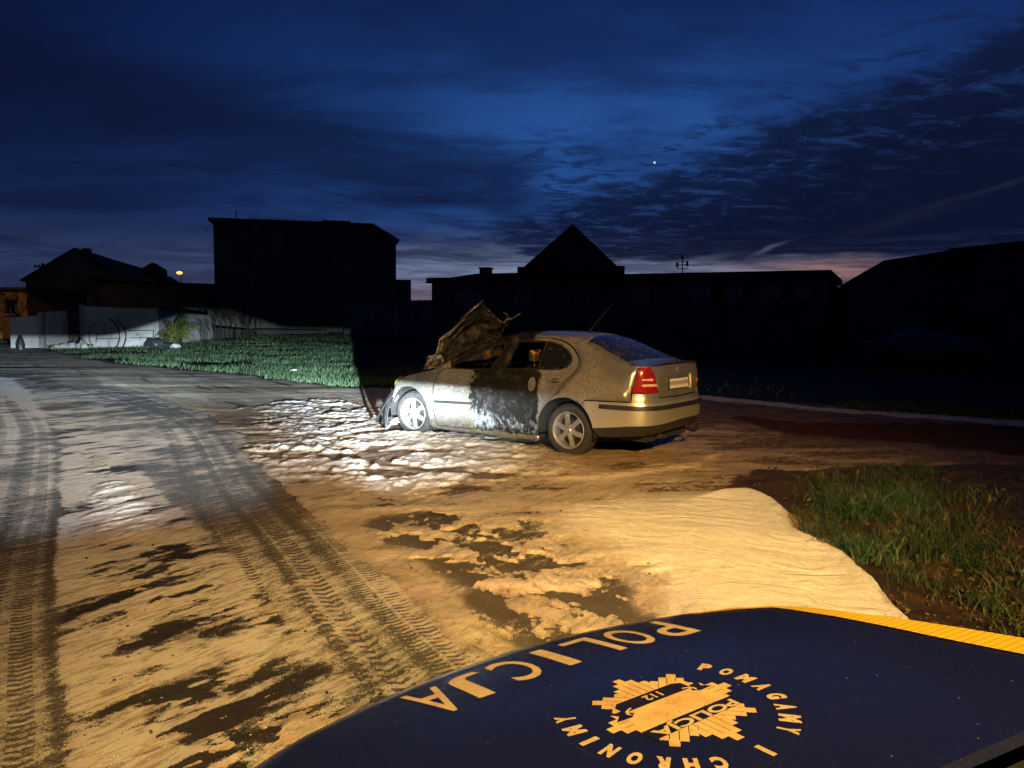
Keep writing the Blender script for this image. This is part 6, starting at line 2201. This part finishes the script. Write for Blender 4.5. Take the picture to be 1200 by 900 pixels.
def leafy(name, loc, rad, n_, size, m_, label, cat, seed):
    rs = np.random.RandomState(seed)
    root = empty(name, loc, 0, label, cat)
    v = rs.normal(size=(n_, 3)); v /= np.linalg.norm(v, axis=1)[:, None]
    r = rs.uniform(.25, 1, n_) ** .5
    nz = 0.75 + .5 * np.sin(v[:, 0] * 5 + seed) * np.sin(v[:, 2] * 6)
    P = v * r[:, None] * nz[:, None] * np.array(rad) + np.array([0, 0, rad[2] * .95])
    P = P[P[:, 2] > .03]
    vs, fs = [], []
    for p in P:
        a = Vector(rs.normal(size=3)).normalized(); b = a.cross(Vector(rs.normal(size=3))).normalized()
        s = size * rs.uniform(.6, 1.3)
        k = len(vs); c = Vector(p)
        vs += [c - a * s, c + b * s * .45, c + a * s, c - b * s * .45]; fs.append((k, k + 1, k + 2, k + 3))
    mesh_obj('foliage', vs, fs, m_, root)
    st = MB()
    for i in range(14):
        w = rs.uniform(0, 6.28); q = rs.uniform(.3, .8)
        st.tube([(0.04 * i % .2, 0, 0), (math.cos(w) * rad[0] * q * .5, math.sin(w) * rad[1] * q * .5, rad[2] * .8), (math.cos(w) * rad[0] * q, math.sin(w) * rad[1] * q, rad[2] * 1.6)], [.02, .014, .006], 5)
    st.build('stems', M_TWIG, root)
    return root


def twiggy(loc, h, n_, label, seed, spread=.6, group='bare shrubs along the wall'):
    rs = random.Random(seed)
    root = empty('bare_shrub', loc, 0, label, 'shrub', group)
    mb = MB()

    def grow_(p, d, L, r, lv):
        q = p + d * L
        md = (p + q) / 2 + Vector((rs.uniform(-.05, .05), rs.uniform(-.05, .05), 0)) * L
        mb.tube([p, md, q], [r, r * .8, r * .6], 4, False)
        if lv > 0:
            for _ in range(rs.choice((2, 3))):
                nd = (d + Vector((rs.uniform(-.6, .6), rs.uniform(-.6, .6), rs.uniform(-.1, .4)))).normalized()
                grow_(q, nd, L * rs.uniform(.55, .8), r * .6, lv - 1)
    for i in range(n_):
        d = Vector((rs.uniform(-.35, .35), rs.uniform(-.3, .3), 1)).normalized()
        grow_(Vector((rs.uniform(-spread, spread), rs.uniform(-.2, .2), 0)), d, h * rs.uniform(.3, .45), .022, 3)
    mb.build('twigs', M_TWIG, root)
    return root


lawn()
verge()
x_, y_ = D(214, 392, 37.2)[:2]
leafy('leafy_bush', (x_, y_ - .5, gz(x_, y_)), (.95, .45, .82), 2600, .055, M_BUSH, 'leafy yellow-green bush growing against the pale wall', 'bush', 3)
shr = ['bare shrub with thin stems just right of the leafy bush', 'bare shrub in front of the end of the pale wall', 'bare dark shrub before the foot of the big block', 'slender bare shrub, rightmost of those before the big block', 'low thin shrub just left of the leafy bush']
for i, (px, d_, h, n_, sp) in enumerate(((243, 38.5, 1.3, 4, .2), (262, 41, 1.9, 9, .7), (284, 43, 2.0, 10, .6), (300, 45, 1.7, 6, .3), (196, 36.5, .9, 4, .2))):
    x_, y_ = D(px, 395, d_)[:2]
    twiggy((x_, y_, gz(x_, y_) - .02), h, n_, shr[i], 40 + i, sp)
x_, y_, _z = D(22, 395, 38)
TR = empty('bare_tree', (x_, y_, 0), 0, 'bare young tree throwing twiggy outlines on the orange-lit brick house', 'tree')


def bare_tree(root, h, seed):
    rs = random.Random(seed)
    tr = MB().tube([(0, 0, 0), (.05, 0, h * .3), (.02, .03, h * .55)], [.07, .055, .04], 7)
    tr.build('trunk', M_TWIG, root, True)
    mb = MB()

    def g_(p, d, L, r, lv):
        q = p + d * L
        mb.tube([p, q], [r, r * .65], 4, False)
        if lv > 0:
            for _ in range(3): g_(q, (d + Vector((rs.uniform(-.8, .8), rs.uniform(-.8, .8), rs.uniform(-.3, .5)))).normalized(), L * .72, r * .62, lv - 1)
    for i in range(6): g_(Vector((.03, .01, h * (.25 + .06 * i))), Vector((rs.uniform(-1, 1), rs.uniform(-1, 1), .7)).normalized(), h * .2, .03, 4)
    mb.build('branches', M_TWIG, root)


bare_tree(TR, 3.0, 6)

# loose clods and pebbles: mud edge, foam flecks
def scatter(name, n_, fn, size, m_, label, cat, seed):
    rs = np.random.RandomState(seed)
    ico = bmesh.new(); bmesh.ops.create_icosphere(ico, subdivisions=1, radius=1)
    iv = np.array([v.co[:] for v in ico.verts]); it = np.array([[v.index for v in f.verts] for f in ico.faces]); ico.free()
    VV, TT = [], []
    k = 0
    for _ in range(n_):
        p = fn(rs)
        if p is None: continue
        s = size[0] * (size[1] / size[0]) ** (rs.uniform() ** 2.2)
        v = iv * (1 + rs.uniform(-.3, .3, (len(iv), 1))) * s * np.array([1.2, .9, .6])
        w = rs.uniform(0, 6.28); c, q = math.cos(w), math.sin(w)
        v = np.stack([v[:, 0] * c - v[:, 1] * q, v[:, 0] * q + v[:, 1] * c, v[:, 2]], -1) + np.array(p)
        VV.append(v); TT.append(it + k); k += len(v)
    V = np.concatenate(VV); T = np.concatenate(TT)
    o = mesh_obj(name, V.tolist(), [tuple(t) for t in T.tolist()], m_)
    tag(o, label, cat, kind='stuff')


def p_mud(rs):
    x, y = G(rs.uniform(870, 1200), rs.uniform(545, 760))
    if poly_field(np.array([x]), np.array([y]), P_MUD)[0] < .0: return None
    return (x, y, .03 * rs.uniform(0, 1))


def p_foam(rs):
    y = 2.6 * math.exp(rs.uniform(0, 1.75)); x = rs.uniform(-.7, .45) * y
    return (x, y, .012)


scatter('mud_clods', 1500, p_mud, (.004, .028), simple('mud_clod', (0.075, 0.045, 0.026), 0.9), 'clods and pebbles in the mud beside the verge grass', 'clods', 3)
scatter('grit', 900, p_foam, (.0025, .010), simple('grit_stone', (0.10, 0.08, 0.06), 0.9), 'bits of grit strewn over road and foam', 'grit', 4)
